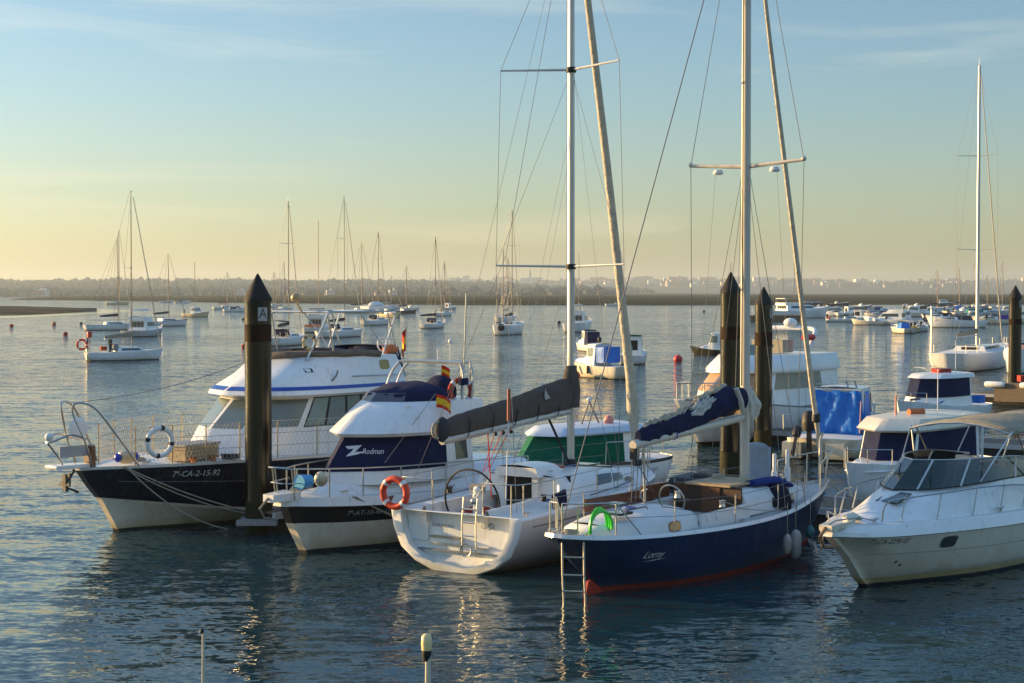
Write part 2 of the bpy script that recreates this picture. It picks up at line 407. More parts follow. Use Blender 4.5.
def fender(label,loc,h=.55,r=.11,m=None,lift=.5):
    t=thing('fender',label,'fender',loc,0,'fenders hung over boat sides')
    MB().lathe([(.02,0),(r*.6,.03),(r,.12),(r,h-.12),(r*.6,h-.03),(.02,h)],n=14).build('fender_body',m or mat('fender vinyl',(.5,.5,.47),.5,0,.3,5),t)
    tubeo('line',[(0,0,h),(0,0,h+lift)],.008,rope,t)
    return t
def rig(parent,x,top,base,rad,spreaders=(),fore=None,back=None,sq=1.3,tipstay=True,wires=.006,chain=1.4,lower=True,sweep=.35,furl=None,rake=0.0):
    """mast with spreaders and stays; spreaders [(z,halfspan)]"""
    m=MB().tube([(x,0,base),(x-rake*.5,0,(top+base)/2),(x-rake,0,top)],[rad,rad,rad*.75],10,sq=1/sq).build('mast',fmast,parent)
    MB().box((x-rake,0,top+.04),(.28,.05,.05)).tube([(x-rake-.1,0,top+.05),(x-rake-.1,0,top+.5)],.006,5).build('masthead',alu,m)
    for z,h in spreaders:
        for sd in(1,-1):
            MB().tube([(x,0,z),(x-sweep,sd*h,z+.08)],[.035,.02],6).build('spreader',alu,m)
    for sd in(1,-1):
        P=[(x-sweep*.8,sd*chain,base-.2)]+[(x-sweep,sd*h,z+.08) for z,h in spreaders]+[(x-rake,0,top-.1)]
        if tipstay: tubeo('shroud',P,wires,wire,parent,4)
        if lower and spreaders: 
            tubeo('shroud',[(x-sweep*.8-.15,sd*chain*.96,base-.2),(x,sd*.05,spreaders[0][0]-.1)],wires,wire,parent,4)
    if fore: tubeo('forestay',[fore,(x-rake+.05,0,top-.15)],wires*1.2,wire,parent,4)
    if back: tubeo('backstay',[back,(x-rake-.1,0,top)],wires,wire,parent,4)
    return m
def rail(parent,P,r=.016,posts=(),h=.6,m=None,lower=None,name='rail'):
    """steel rail along P; posts = indices where a stanchion drops by h"""
    m=m or steel; o=tubeo(name,P,r,m,parent)
    for i in posts:
        p=Vector(P[i]); hh=h[i] if isinstance(h,dict) else h
        tubeo('stanchion',[p,(p.x,p.y,p.z-hh)],r*.9,m,parent)
    if lower: tubeo('guard_wire',[(p[0],p[1],p[2]-lower) for p in P],.005,wire,parent,4)
    return o
# ---------------------------------------------------------------- the setting: water, banks, hills
def water_mat(name,base,k=1.0,rough=.05,s1=.85,s2=3.4):
    m=bpy.data.materials.new(name); m.use_nodes=True; nt=m.node_tree; b=nt.nodes['Principled BSDF']
    b.inputs['Base Color'].default_value=(*base,1); b.inputs['Roughness'].default_value=rough; b.inputs['IOR'].default_value=1.33
    tc=nt.nodes.new('ShaderNodeTexCoord'); L=nt.links.new; prev=None
    big=nt.nodes.new('ShaderNodeTexNoise'); big.inputs['Scale'].default_value=.035; big.inputs['Detail'].default_value=3
    mpb=nt.nodes.new('ShaderNodeMapping'); mpb.inputs['Scale'].default_value=(.35,1,1); L(tc.outputs['Object'],mpb.inputs[0]); L(mpb.outputs[0],big.inputs['Vector'])
    rng=nt.nodes.new('ShaderNodeMapRange'); rng.inputs[1].default_value=.35; rng.inputs[2].default_value=.65; rng.inputs[3].default_value=.45; rng.inputs[4].default_value=1.15
    L(big.outputs['Fac'],rng.inputs[0])
    def vm(op,x,y=None,c=None):
        n=nt.nodes.new('ShaderNodeVectorMath'); n.operation=op; L(x,n.inputs[0])
        if y is not None: L(y,n.inputs[1])
        if c is not None: n.inputs[1].default_value=c
        return n.outputs[0]
    for sc,st,rz,sx,det in ((s1,.30*k,.12,.30,2),(s2,.56*k,-.2,.34,2),(11.0,.62*k,.3,.5,2)):
        mp=nt.nodes.new('ShaderNodeMapping'); mp.inputs['Scale'].default_value=(sx,1,1); mp.inputs['Rotation'].default_value=(0,0,rz)
        L(tc.outputs['Object'],mp.inputs[0])
        n=nt.nodes.new('ShaderNodeTexNoise'); n.inputs['Scale'].default_value=sc; n.inputs['Detail'].default_value=det; n.inputs['Roughness'].default_value=.5; n.inputs['Distortion'].default_value=.5
        L(mp.outputs[0],n.inputs['Vector'])
        v=vm('MULTIPLY',vm('SUBTRACT',n.outputs['Color'],c=(.5,.5,.5)),c=(st*.55,st,0))
        prev=v if prev is None else vm('ADD',prev,v)
    sy=nt.nodes.new('ShaderNodeSeparateXYZ'); L(tc.outputs['Object'],sy.inputs[0])
    wd=nt.nodes.new('ShaderNodeMapRange'); wd.inputs[1].default_value=34; wd.inputs[2].default_value=110; wd.inputs[3].default_value=.85; wd.inputs[4].default_value=2.6; L(sy.outputs[1],wd.inputs[0])
    mw=nt.nodes.new('ShaderNodeMath'); mw.operation='MULTIPLY'; L(rng.outputs[0],mw.inputs[0]); L(wd.outputs[0],mw.inputs[1])
    sc_=nt.nodes.new('ShaderNodeVectorMath'); sc_.operation='SCALE'; L(prev,sc_.inputs[0]); L(mw.outputs[0],sc_.inputs['Scale'])
    prev=vm('NORMALIZE',vm('ADD',sc_.outputs[0],c=(0,0,1)))
    L(prev,b.inputs['Normal']); return m
Wm=water_mat('harbour water',(.012,.042,.052))
b=MB(); xs=[-9000,-2500,-600,-150,-40,0,40,150,600,2500,9000]; ys=[-60,0,30,60,120,300,900,2500,8300]
b.add([(x,y,0) for y in ys for x in xs],[(j*11+i,j*11+i+1,(j+1)*11+i+1,(j+1)*11+i) for j in range(8) for i in range(10)])
tag(b.build('water',Wm,None,False),kind='structure')
random.seed(3)
def landmat(name,c1,c2,scale,stretch,c3=None):
    m=bpy.data.materials.new(name); m.use_nodes=True; nt=m.node_tree; bb=nt.nodes['Principled BSDF']; bb.inputs['Roughness'].default_value=.95; bb.inputs['Specular IOR Level'].default_value=0
    tc=nt.nodes.new('ShaderNodeTexCoord'); mp=nt.nodes.new('ShaderNodeMapping'); mp.inputs['Scale'].default_value=stretch; nt.links.new(tc.outputs['Object'],mp.inputs[0])
    n=nt.nodes.new('ShaderNodeTexNoise'); n.inputs['Scale'].default_value=scale; n.inputs['Detail'].default_value=8; n.inputs['Roughness'].default_value=.6; nt.links.new(mp.outputs[0],n.inputs['Vector'])
    r=nt.nodes.new('ShaderNodeValToRGB'); r.color_ramp.elements[0].position=.38; r.color_ramp.elements[1].position=.6
    r.color_ramp.elements[0].color=(*c1,1); r.color_ramp.elements[1].color=(*c2,1)
    if c3: e=r.color_ramp.elements.new(.72); e.color=(*c3,1)
    nt.links.new(n.outputs['Fac'],r.inputs[0]); nt.links.new(r.outputs[0],bb.inputs['Base Color']); return m
def fn(x,y,s): # smooth pseudo noise
    return (math.sin(x*s+1.3*math.sin(y*s*.7+.4))+.6*math.sin(x*s*2.3+y*s*1.1+2)+.35*math.sin(x*s*5.1-y*s*2.2))/1.95
# marsh: the low bank that closes the bay on the right
shore=[(-420,1340),(-328,1216),(-240,1060),(-149,912),(-90,840),(-34,765),(60,745),(160,770),(265,800),(420,790),(800,740),(2500,700)]
b=MB(); rows=[0,.004,.02,.08,.2,.45,.8,1.0]; hts=[-.2,.35,.9,1.2,1.7,2.4,3.2,3.6]; V=[]
sh=crom([(x,y,0) for x,y in shore],10)
for i,p in enumerate(sh):
    for k,(f,h) in enumerate(zip(rows,hts)):
        V.append((p.x*(1+.9*f),p.y+f*(3300-p.y)*(1.0)+fn(p.x,k*40,.05)*4*(k<4),h+.25*fn(p.x,f*900,.02)*(k>0)))
n=len(rows); b.add(V,[(i*n+k,(i+1)*n+k,(i+1)*n+k+1,i*n+k+1) for i in range(len(sh)-1) for k in range(n-1)])
tag(b.build('marsh',landmat('marsh mud and grass',(.022,.021,.013),(.052,.05,.03),.02,(.12,1,1),(.09,.082,.05))),kind='structure')
# sandbar on the left
def mound(name,edge_far,edge_near,h,m,z0=.015):
    b=MB(); F=crom([(x,y,0) for x,y in edge_far],8); Nn=crom([(x,y,0) for x,y in edge_near],8); V=[];K=7
    for a,c in zip(F,Nn):
        for k in range(K):
            t=k/(K-1); p=a.lerp(c,t); V.append((p.x,p.y,z0+h*math.sin(math.pi*t)**.7 if 0<k<K-1 else (z0 if h<.1 else -.05)))
    b.add(V,[(i*K+k,(i+1)*K+k,(i+1)*K+k+1,i*K+k+1) for i in range(len(F)-1) for k in range(K-1)])
    return tag(b.build(name,m),kind='structure')
fe=[(-460,760),(-300,740),(-240,715),(-200,640),(-165,560),(-134,506)]
ne=[(-330,300),(-190,355),(-129,394),(-127,420),(-128,455),(-133,500)]
fe=[G(-420,304.5),G(-150,305.2),G(0,306.2),G(40,307.5),G(75,309.5),G(97,310.8)]
ne=[G(-420,321),G(-150,319),G(0,316.2),G(40,314.8),G(75,312.8),G(96,311.4)]
mound('sandbar',fe,ne,1.0,landmat('wet sand and mud',(.05,.042,.03),(.12,.1,.075),.06,(.3,1,1)))
fe2=[G(-420,303.5),G(-150,304),G(0,305.3),G(45,306.8),G(90,309),G(135,310.4)]
ne2=[G(-420,325),G(-150,322),G(0,318.4),G(45,316.6),G(90,314.2),G(132,311.6)]
mound('shallow_water',fe2,ne2,0.0,water_mat('still shallow water',(.05,.05,.035),.12,.08),.02)
# hills
def hill_h(x,y):
    if y<2050: return -1
    base=2.5*min(1,(y-2050)/150)
    L=max(0,1-abs(y-4000)/1300)**.8*(32+4*fn(x,0,.0011)+3*fn(x,300,.004))*(1/(1+math.exp((x+120-.04*y)/170)))
    Rr=max(0,1-abs(y-6300)/1900)**.8*(50+10*fn(x+800,0,.0009)+7*fn(x,90,.003))*(1/(1+math.exp(-(x+1500)/500)))
    return base+max(L,Rr)
b=MB(); nx,ny=170,46; V=[]
for j in range(ny):
    y=2050+(7600-2050)*(j/(ny-1)); wdt=.5*y+500
    for i in range(nx): x=-wdt+2*wdt*i/(nx-1); V.append((x,y,hill_h(x,y) if j else -1))
b.add(V,[(j*nx+i,j*nx+i+1,(j+1)*nx+i+1,(j+1)*nx+i) for j in range(ny-1) for i in range(nx-1)])
tag(b.build('hills',landmat('haze-paled hillside',(.085,.095,.09),(.12,.125,.115),.006,(.4,1,1))),kind='structure')  # distance haze put into the colour as a paler, bluer grey
# far-off wood on the ridges
random.seed(11); b=MB(); ico=[]
tb=bmesh.new(); bmesh.ops.create_icosphere(tb,subdivisions=1,radius=1); IV=[v.co.copy() for v in tb.verts]; IF=[tuple(v.index for v in f.verts) for f in tb.faces]; tb.free()
for i in range(7500):
    if i<2100: y=random.uniform(3300,4150); x=random.uniform(-1700,350)*y/4000
    elif i<6600: y=random.uniform(2120,3500); x=random.uniform(-1750,250)*y/4000
    else: y=random.uniform(5200,6400); x=random.uniform(-1300,2300)*y/6000
    h=hill_h(x,y)
    if h<7 and y>3500: continue
    r=random.uniform(4,8)*(1.5 if random.random()<.05 else 1); sz=random.uniform(.6,1.1)
    b.add([(x+v.x*r*random.uniform(.8,1.2),y+v.y*r,h+r*sz*.5+v.z*r*sz*random.uniform(.8,1.2)) for v in IV],IF)
tag(b.build('woodland',landmat('haze-paled woodland',(.10,.115,.105),(.125,.135,.12),.03,(1,1,1)),None,False,weld=False),'dark far-off wood covering the ridges behind the bay','woodland',kind='stuff')  # crowns lightened in colour so the wood looks hazy
# distant town
fm=[mat('far wall '+n,c,.8) for n,c in (('white',(.72,.68,.6)),('cream',(.6,.5,.36)),('rose',(.5,.34,.25)),('grey',(.38,.37,.35)))]
roofm=mat('far tiled roof',(.28,.13,.08),.85); winm=mat('far window',(.06,.07,.08),.3)
def block(w_,d_,h,m,roof):
    b=MB(); b.box((0,0,h/2),(w_,d_,h))
    if roof: b.add([(-w_/2-1,-d_/2-1,h),(w_/2+1,-d_/2-1,h),(w_/2+1,d_/2+1,h),(-w_/2-1,d_/2+1,h),(-w_/2+3,0,h+4),(w_/2-3,0,h+4)],[(0,1,5,4),(1,2,5),(2,3,4,5),(3,0,4)],1)
    else: b.box((w_*.15,0,h+1.4),(w_*.25,d_*.4,2.8),m=0)
    for fl in range(int(h//3.4)): b.box((0,-d_/2-.05,2+fl*3.4),(w_*.86,.3,1.2),m=2)
    return b.build('distant_building',[m,roofm,winm],None,False)
protos=[block(26,14,14,fm[0],False),block(44,16,11,fm[1],True),block(30,15,21,fm[0],False),block(70,16,17,fm[2],False),block(22,14,9,fm[3],True),block(55,15,14,fm[1],False)]
used=set(); random.seed(5); bl=[]
def setb(i,x,y,label,group):
    if i in used: o=protos[i].copy(); COL.objects.link(o)
    else: o=protos[i]; used.add(i)
    o.location=(x,y,hill_h(x,y)-1.5); o.rotation_euler=(0,0,random.uniform(-.3,.3)); tag(o,label,'building',group); return o
for k in range(120):
    px=random.triangular(450,1040,690) if k<100 else random.uniform(300,480); y=random.uniform(4900,6250); x=(px-512)/1600*y
    i_=random.choice([0,0,1,2,3,4,4,5]); setb(i_,x,y,'%s among the hazy town on the far hills'%['white square block with flat roof','long cream house with tiled roof','tall white tower block','wide rose apartment slab','small grey house with tiled roof','broad cream apartment block'][i_],'hazy town buildings on the far shore')
for k in range(16):
    px=random.choice([22,38,45,102,165,178,188,205,222,240,260,295,330,380,395,410])+random.uniform(-3,3); y=random.uniform(2070,2110); x=(px-512)/1600*y
    setb(random.choice([0,4]),x,y,'tiny white house at the foot of the dark wooded hill on the left shore','white houses under the wooded hill').scale=(.38,.5,.75)
for i in range(len(protos)):
    if i not in used: setb(i,300,5200,'small hazy building among the pale town along the far hills','hazy town buildings on the far shore')
t=thing('church','hazy church with a pointed spire standing tallest on the town skyline','church',((530-512)/1600*5900,5900,hill_h(66,5900)-2))
MB().box((20,0,9),(50,18,18)).build('nave',fm[3],t,False)
MB().box((0,0,14),(9,9,28)).build('tower',fm[3],t,False); MB().lathe([(6,28),(4,36),(.2,52)],n=8).build('spire',mat('far slate',(.15,.15,.17),.7),t,False)
t=thing('water_tank','pale domed tank rising above the hazy hills on the right','tank',((876-512)/1600*5600,5600,hill_h((876-512)/1600*5600,5600)-2))
MB().lathe([(12,0),(12,12),(9,17),(4,20),(.2,21)],n=16).build('tank_shell',fm[0],t)
# haze
b=MB().box((0,3830,40),(17600,9200,140)); b.v=[(x,max(y,-400) if y<0 else y,z if z>0 else -1.0) for x,y,z in b.v]
hz=b.build('haze',None or mat('tmp',(0,0,0)),None,False); hz.data.materials.clear()
hm=bpy.data.materials.new('morning haze'); hm.use_nodes=True; nt=hm.node_tree; nt.nodes.clear()
o_=nt.nodes.new('ShaderNodeOutputMaterial'); pv=nt.nodes.new('ShaderNodeVolumePrincipled'); nt.links.new(pv.outputs[0],o_.inputs['Volume'])
pv.inputs['Color'].default_value=(.80,.90,.94,1); pv.inputs['Density'].default_value=.000125; pv.inputs['Anisotropy'].default_value=.3
hz.data.materials.append(hm); tag(hz,'thin warm haze over the whole bay','haze',kind='stuff'); hz.display_type='WIRE'
# ---------------------------------------------------------------- boats lying farther off
def gen_hull(parent,L,B,fb,m=None,bands=None,overhang=.06,transom=.75,sub=4,sheer=.25,deckm=None,stripe_m=None,bowy=.0,raked=.02):
    mats=[darkb,m or white,stripe_m or m or white]; h=fb
    zt=[h,h,h*.98,h*.95,h*(1+sheer*.1),h*(1+sheer*.5),h*(1+sheer),h*(1+sheer*1.25)]
    def o(k,xs,xb,w=1): return [(xs-L*.03,0),(xs-L*.012,B/2*transom*k*.6),(xs+L*.022,B/2*transom*k*.96),(L*.2,B/2*.95*k),(L*.45,B/2*k),(L*.7,B/2*.82*k**.8*w),(L*.88,B/2*.42*k*w),(xb,0)]
    Lv=[([(L*.05,0),(L*.055,0),(L*.06,0),(L*.2,0),(L*.45,0),(L*.7,0),(L*.88,0),(L*.97,0)],-.3),
        (o(.86,.02*L,L*(1-overhang),.8),[-.02]*8),(o(.9,.015*L,L*(1-overhang*.9),.82),.07),
        (o(.97,-raked*L*.3,L*(1-overhang*.45),.9),[z*.5 for z in zt]),
        (o(1,-raked*L*.8,L*(1-overhang*.1)),[z*.88 for z in zt]),(o(1,-raked*L,L),zt)]
    l=Loft(Lv,sub); l.build('hull',mats,parent,bands=[0,0,1,1,2]); l.deck('deck',deckm or white2,parent,dz=-.03,inset=.02,camber=.05); return l
def cabin(parent,x0,x1,B,z0,h,m=None,rake0=.1,rake1=.6,taper=.82,win=None,winm=None,name='cabin',roof=None,sub=3,front=None,side=(.3,2.7),aftwin=False):
    o=lambda k,a,c:[(x0+a,B/2*k),((x0+x1)/2,B/2*k),(x1-c-B*.12,B/2*k*.86),(x1-c,0)]
    l=Loft([(o(1,0,0),z0),(o((1+taper)/2,rake0/2,rake1/2),z0+h*.5),(o(taper,rake0,rake1),z0+h)],sub,1,smooth=False)
    c=l.build(name,[m or white],parent,top=True,camber=.05)
    if win:
        a,b_=win; wm=winm or glass
        if front: l.patch('window',wm,c,2.02,2.98,a,b_,both=True,n=6)
        for sd in(1,-1):
            l.patch('window',wm,c,side[0]*.66+.05,1.9,a,b_,side=sd,n=6)
    if aftwin: MB().box((x0-.01+rake0*.5,B*.0,z0+h*.5),(.03,B*.5,h*.55)).build('companionway',darkin,c,False)
    if roof:
        r,ov=roof; lo=Loft([(o(taper,rake0-ov,rake1-ov),z0+h),(o(taper,rake0-ov,rake1-ov),z0+h+.06)],sub,1,smooth=False)
        lo.build('roof',[r],c,top=True,camber=.06)
    return l,c
def outboard(parent,x,y,z,s=1.0,m=None,tilt=0,label=None):
    o=MB().lathe([(.05,0),(.17,.04),(.2,.2),(.18,.42),(.1,.52),(.02,.54)],(0,0,.25),10).box((.0,0,-.1),(.16,.1,.8)).box((-.05,0,-.52),(.36,.05,.08)).lathe([(.03,-.22),(.055,-.1),(.06,.12),(.02,.2)],(-.05,0,-.62),8,axis='x').build('outboard_motor',m or blk,parent,label=label)
    o.scale=(s,s,s); o.location=(x,y,z); o.rotation_euler=(0,R(tilt),0); return o
def pulpit(parent,L,B,fb,h=.55,name='pulpit',r=.015):
    z=fb*1.22; P=[(L*.82,B*.29,z+h*.95),(L*.92,B*.14,z+h),(L*1.01,0,z+h*1.05),(L*.92,-B*.14,z+h),(L*.82,-B*.29,z+h*.95)]
    return rail(parent,[tuple(p) for p in crom(P,4)],r,(0,4,8,12,16),h,name=name)
def far_sail(px,py,L,th,ytop,label,spr=2,hull=None,cover=None,mx=.56,B=None,fb=None,bimini=None,furl=None,jib=True,group='sailing boats moored in the bay',mizzen=None,stripem=None,extras=None,mastr=None,boomang=0,spray=None,cabm=None,pix0=None,name='sailing_boat'):
    X,Y=G(px,py); s=R(th); f=(math.sin(s),math.cos(s)); B=B or L*.31; fb=fb or L*.1+.05
    ox,oy=X-f[0]*L/2,Y-f[1]*L/2
    t=thing(name,label,'sailing boat',(ox,oy,0),90-th,group)
    l=gen_hull(t,L,B,fb,hull,stripe_m=stripem)
    cabin(t,L*.36,L*.76,B*.62,fb*1.0,.38,cabm,win=(.6,1.6),rake1=.7,taper=.85,aftwin=True)
    Ym=oy+f[1]*L*mx; top=EYE+(293-ytop)*Ym/1600
    r_=mastr or max(.055,Ym/1600*.42)
    w_=max(.006,Ym/1600*.11)
    rig(t,L*mx,top,fb+.3,r_,[(fb+.3+(top-fb)*q,L*.11) for q in ([.5] if spr==1 else [.34,.67])],fore=None,back=(-.0,0,fb+.05),wires=w_,chain=B*.42)
    if jib: tubeo('furled_jib',[(L*.98,0,fb*1.3),(L*.97+(L*mx-L*.97)*.05,0,fb*1.3+top*.05),(L*mx+L*.03,0,top*.97)],[.03,max(.055,Ym/1600*.26),max(.03,Ym/1600*.16)],furl or sailc,t)
    bl=L*.36; bz=fb+1.15
    c_=math.cos(R(boomang)); s_=math.sin(R(boomang))
    tubeo('boom',[(L*mx,0,bz),(L*mx-bl*c_,bl*s_,bz-.05)],.05,alu,t)
    P=[(L*mx-bl*c_*q,bl*s_*q,bz+.12+.2*(1-q)) for q in (0,.15,.4,.7,1)]
    MB().tube(P,[.20,.2,.18,.16,.10],8,sq=.6).build('sail_cover',cover or navyc,t)
    pulpit(t,L,B,fb)
    P=[(L*.12,B*.4,fb+.6),(-.02,B*.33,fb+.62),(-.05,-B*.33,fb+.62),(L*.12,-B*.4,fb+.6)]
    rail(t,P,.015,(0,1,2,3),.6,name='pushpit')
    for sd in(1,-1): tubeo('guard_wire',[(L*.12,sd*B*.4,fb+.6),(L*.45,sd*B*.48,fb+.65),(L*.82,sd*B*.29,fb*1.22+.52)],max(.006,w_*.8),wire,t,4)
    if bimini:
        MB().add([(x,y,fb+1.75+.12*(1-(y/(B*.4))**2)) for x in (L*.02,L*.14,L*.26) for y in (-B*.4,-B*.2,0,B*.2,B*.4)],[(i*5+j,i*5+j+1,i*5+j+6,i*5+j+5) for i in range(2) for j in range(4)]).add([(x,y,fb+1.71+.12*(1-(y/(B*.4))**2)) for x in (L*.02,L*.14,L*.26) for y in (-B*.4,-B*.2,0,B*.2,B*.4)],[(i*5+j,i*5+j+1,i*5+j+6,i*5+j+5) for i in range(2) for j in range(4)]).build('bimini',bimini,t)
        for sd in(1,-1): rail(t,[(L*.03,sd*B*.39,fb+1.72),(L*.14,sd*B*.42,fb+.1),(L*.25,sd*B*.39,fb+1.72)],.018,(),name='bimini_frame')
    if spray: cabin(t,L*.30,L*.42,B*.55,fb+.3,.55,spray,rake1=.4,taper=.85,name='sprayhood')
    if mizzen:
        rig(t,L*.08,EYE+(293-mizzen)*Ym/1600,fb+.2,r_*.8,[(fb+4,L*.07)],wires=w_,chain=B*.3)
    return t
def far_motor(px,py,L,th,label,kind='cabin',hull=None,canvas=None,B=None,fb=None,mast=None,group='small motor boats moored in the bay',ob=True,cat='motor boat',name='motor_boat',roofm=None,stripem=None,aftc=None,deckm=None,obm=None,ctop=None):
    X,Y=G(px,py); s=R(th); f=(math.sin(s),math.cos(s)); B=B or L*.36; fb=fb or L*.075+.25
    ox,oy=X-f[0]*L/2,Y-f[1]*L/2
    t=thing(name,label,cat,(ox,oy,0),90-th,group)
    gen_hull(t,L,B,fb,hull,overhang=.1,transom=.9,sheer=.5,stripe_m=stripem,deckm=deckm)
    if kind=='cabin':
        cabin(t,L*.52,L*.86,B*.66,fb*1.05,.35,rake1=.8,taper=.8)
        l,c=cabin(t,L*.34,L*.64,B*.72,fb*1.0,1.45,rake0=.0,rake1=.55,taper=.88,win=(.9,1.75),front=True,winm=glassl,name='wheelhouse',roof=(roofm or white,.12),aftwin=True)
    elif kind=='canvas':
        cabin(t,L*.5,L*.86,B*.66,fb*1.05,.4,rake1=.8,taper=.8)
        l,c=cabin(t,L*.38,L*.64,B*.74,fb*1.0,1.35,rake0=.0,rake1=.7,taper=.88,win=(.9,1.75),front=True,winm=glassl,name='wheelhouse',roof=(roofm or white,.1))
        MB().box((L*.31,0,fb+.72),(L*.15,B*.66,1.05)).build('cockpit_canvas',canvas or bluec,t)
    elif kind=='open':
        MB().box((L*.42,0,fb+.25),(.6,B*.34,.75)).prism([(L*.47,-B*.17,fb+.62),(L*.47,B*.17,fb+.62),(L*.43,B*.17,fb+.95),(L*.43,-B*.17,fb+.95)],(-.02,0,0),0).build('console',white,t,False)
        MB().box((L*.25,0,fb+.05),(.35,B*.6,.3)).build('seat',canvas or gray,t)
    elif kind=='cuddy':
        l,c=cabin(t,L*.45,L*.88,B*.7,fb*1.0,.5,rake1=1.0,taper=.75,win=(.7,1.6))
        P=[(L*.47,B*.3,fb+.5),(L*.6,B*.22,fb+.52),(L*.63,0,fb+.52),(L*.6,-B*.22,fb+.52),(L*.47,-B*.3,fb+.5)]
        MB().add([p for p in P]+[(p[0]-.25,p[1]*.9,p[2]+.42) for p in P],[(i,i+1,i+6,i+5) for i in range(4)]).build('windscreen',glass,t,False)
        if canvas: cabin(t,L*.2,L*.5,B*.7,fb*.9,.85,canvas,rake0=.3,rake1=.2,taper=.8,name='cockpit_canvas')
    elif kind=='fly':
        l,c=cabin(t,L*.22,L*.74,B*.78,fb*1.0,1.25,rake0=.1,rake1=1.2,taper=.86,win=(.85,1.7),front=True)
        l2,c2=cabin(t,L*.2,L*.56,B*.68,fb+1.25,.55,rake0=.0,rake1=.5,taper=.96,name='flybridge')
        P=[(L*.22,B*.33,fb+1.8),(L*.2,B*.3,fb+2.75),(L*.2,-B*.3,fb+2.75),(L*.22,-B*.33,fb+1.8)]
        tubeo('radar_arch',P,.06,white,t)
        for q in (-.28,-.09,.1,.29): MB().box((L*.22+.02,B*.78*q,fb+.75),(.05,B*.12,.7)).build('aft_window',glass,c)
        if canvas: cabin(t,L*.22,L*.5,B*.66,fb+2.6,.12,canvas,taper=.95,name='bimini')
        ob=False
    pulpit(t,L,B,fb,.5)
    if ob: outboard(t,-.18,0,fb+.05,1.0 if L<7 else 1.2,obm)
    if mast:
        top=EYE+(293-mast)*oy/1600; tubeo('antenna_mast',[(L*.42,0,fb+1),(L*.42,0,top)],max(.03,oy/1600*.3),fmast,t)
    if aftc: MB().box((L*.1,0,fb+.2),(L*.16,B*.7,.35)).build('engine_cover',aftc,t)
    return t
def buoy(px,py,r,label,m=None,group='mooring buoys on the open water'):
    X,Y=G(px,py); t=thing('mooring_buoy',label,'buoy',(X,Y,0),0,group)
    MB().sphere((0,0,r*.55),r,8,sc=(1,1,.92)).build('float',m or redp,t); MB().lathe([(r*.25,r*1.4),(r*.16,r*1.62)],n=8).torus((0,0,r*1.68),r*.14,r*.04,Matrix.Rotation(R(90),3,'X'),n=10,k=5).build('lifting_eye',wire,t); return t
dkh=mat('dark blue-black hull',(.02,.025,.04),.35); redcov=mat('red cover',(.4,.05,.03),.8); tealc=mat('teal canvas',(.02,.16,.15),.8); purpc=mat('purple canvas',(.05,.03,.25),.8); yelh=mat('pale yellow hull',(.72,.6,.34),.4,0,.2,2); greyh=mat('light grey hull',(.5,.52,.54),.4,0,.2,2)
# left side
t=far_sail(126,360,6.6,58,192,'white sailing yacht at left with an orange lifebuoy at its stern',spr=1,mx=.58,cover=tanc)
lifebuoy('orange ring on the stern rail of the leftmost near sailing yacht',tuple(t.matrix_basis@Vector((-.2,.9,1.35))),(R(90),0,R(30)),.4)
MB().box((.25,.3,2.2),(.35,.3,.5)).tube([(.25,.3,.8),(.25,.3,2.0)],.03,6).build('horseshoe_buoy',orange,t)
cabin(t,2.0,2.9,1.2,.85,.5,mat('grey spray hood',(.2,.21,.22),.85),rake1=.35,name='sprayhood'); MB().box((1.5,.45,1.0),(.5,.3,.35)).build('red_cushion',redcov,t); MB().box((-.15,-.3,.55),(.12,.3,.9)).build('transom_bracket',mat('sunlit cream bracket',(.7,.62,.42),.5),t); tubeo('stern_post',[(.1,.3,.7),(.1,.3,2.2)],.05,blk,t)  # transom bracket in one even cream colour
# figure standing in the cockpit
def figure(label,loc,rz,top_m,leg_m,s=1.0):
    o=MB()
    o.tube([(0,.09,0),(0,.1,.45),(0,.09,.88)],[.055,.07,.095],8).tube([(0,-.09,0),(0,-.1,.45),(0,-.09,.88)],[.055,.07,.095],8)
    o.tube([(0,0,.84),(0,0,1.05),(0,0,1.32),(0,0,1.45)],[.13,.14,.17,.08],10,sq=1.25)
    o.tube([(0,.2,1.4),(.05,.25,1.12),(.18,.2,.92)],[.055,.045,.035],7).tube([(0,-.2,1.4),(.05,-.25,1.12),(.2,-.2,.95)],[.055,.045,.035],7)
    o.tube([(0,0,1.42),(.01,0,1.52)],.055,8).sphere((.01,0,1.62),.115,8,sc=(1,.85,1.15))
    b_=o.build('person',[mat('skin',(.45,.27,.19),.6)],None); b_.location=loc; b_.rotation_euler=(0,0,rz); b_.scale=(s,s,s)
    MB().tube([(0,0,.86),(0,0,1.05),(0,0,1.33),(0,0,1.46)],[.15,.155,.185,.1],10,sq=1.25).tube([(0,.2,1.42),(.05,.25,1.12)],[.065,.055],7).tube([(0,-.2,1.42),(.05,-.25,1.12)],[.065,.055],7).build('jacket',top_m,b_)
    MB().tube([(0,.09,.05),(0,.1,.45),(0,.09,.92)],[.07,.085,.11],8).tube([(0,-.09,.05),(0,-.1,.45),(0,-.09,.92)],[.07,.085,.11],8).build('trousers',leg_m,b_)
    MB().sphere((.0,0,1.66),.122,8,sc=(1,.88,1)).build('hat',redcov,b_)
    return tag(b_,label,'person')
figure('person in dark jacket and reddish hat standing in the cockpit of a yacht',tuple(t.matrix_basis@Vector((2.0,.2,.55))),0,mat('dark jacket',(.03,.06,.05),.8),mat('dark trousers',(.03,.03,.04),.8),.85)
far_sail(112,330,8.2,60,238,'grey-white sailing boat at far left with a navy sail cover raised high on its boom',spr=1,cover=navyc,mx=.62,jib=False,stripem=greyh)
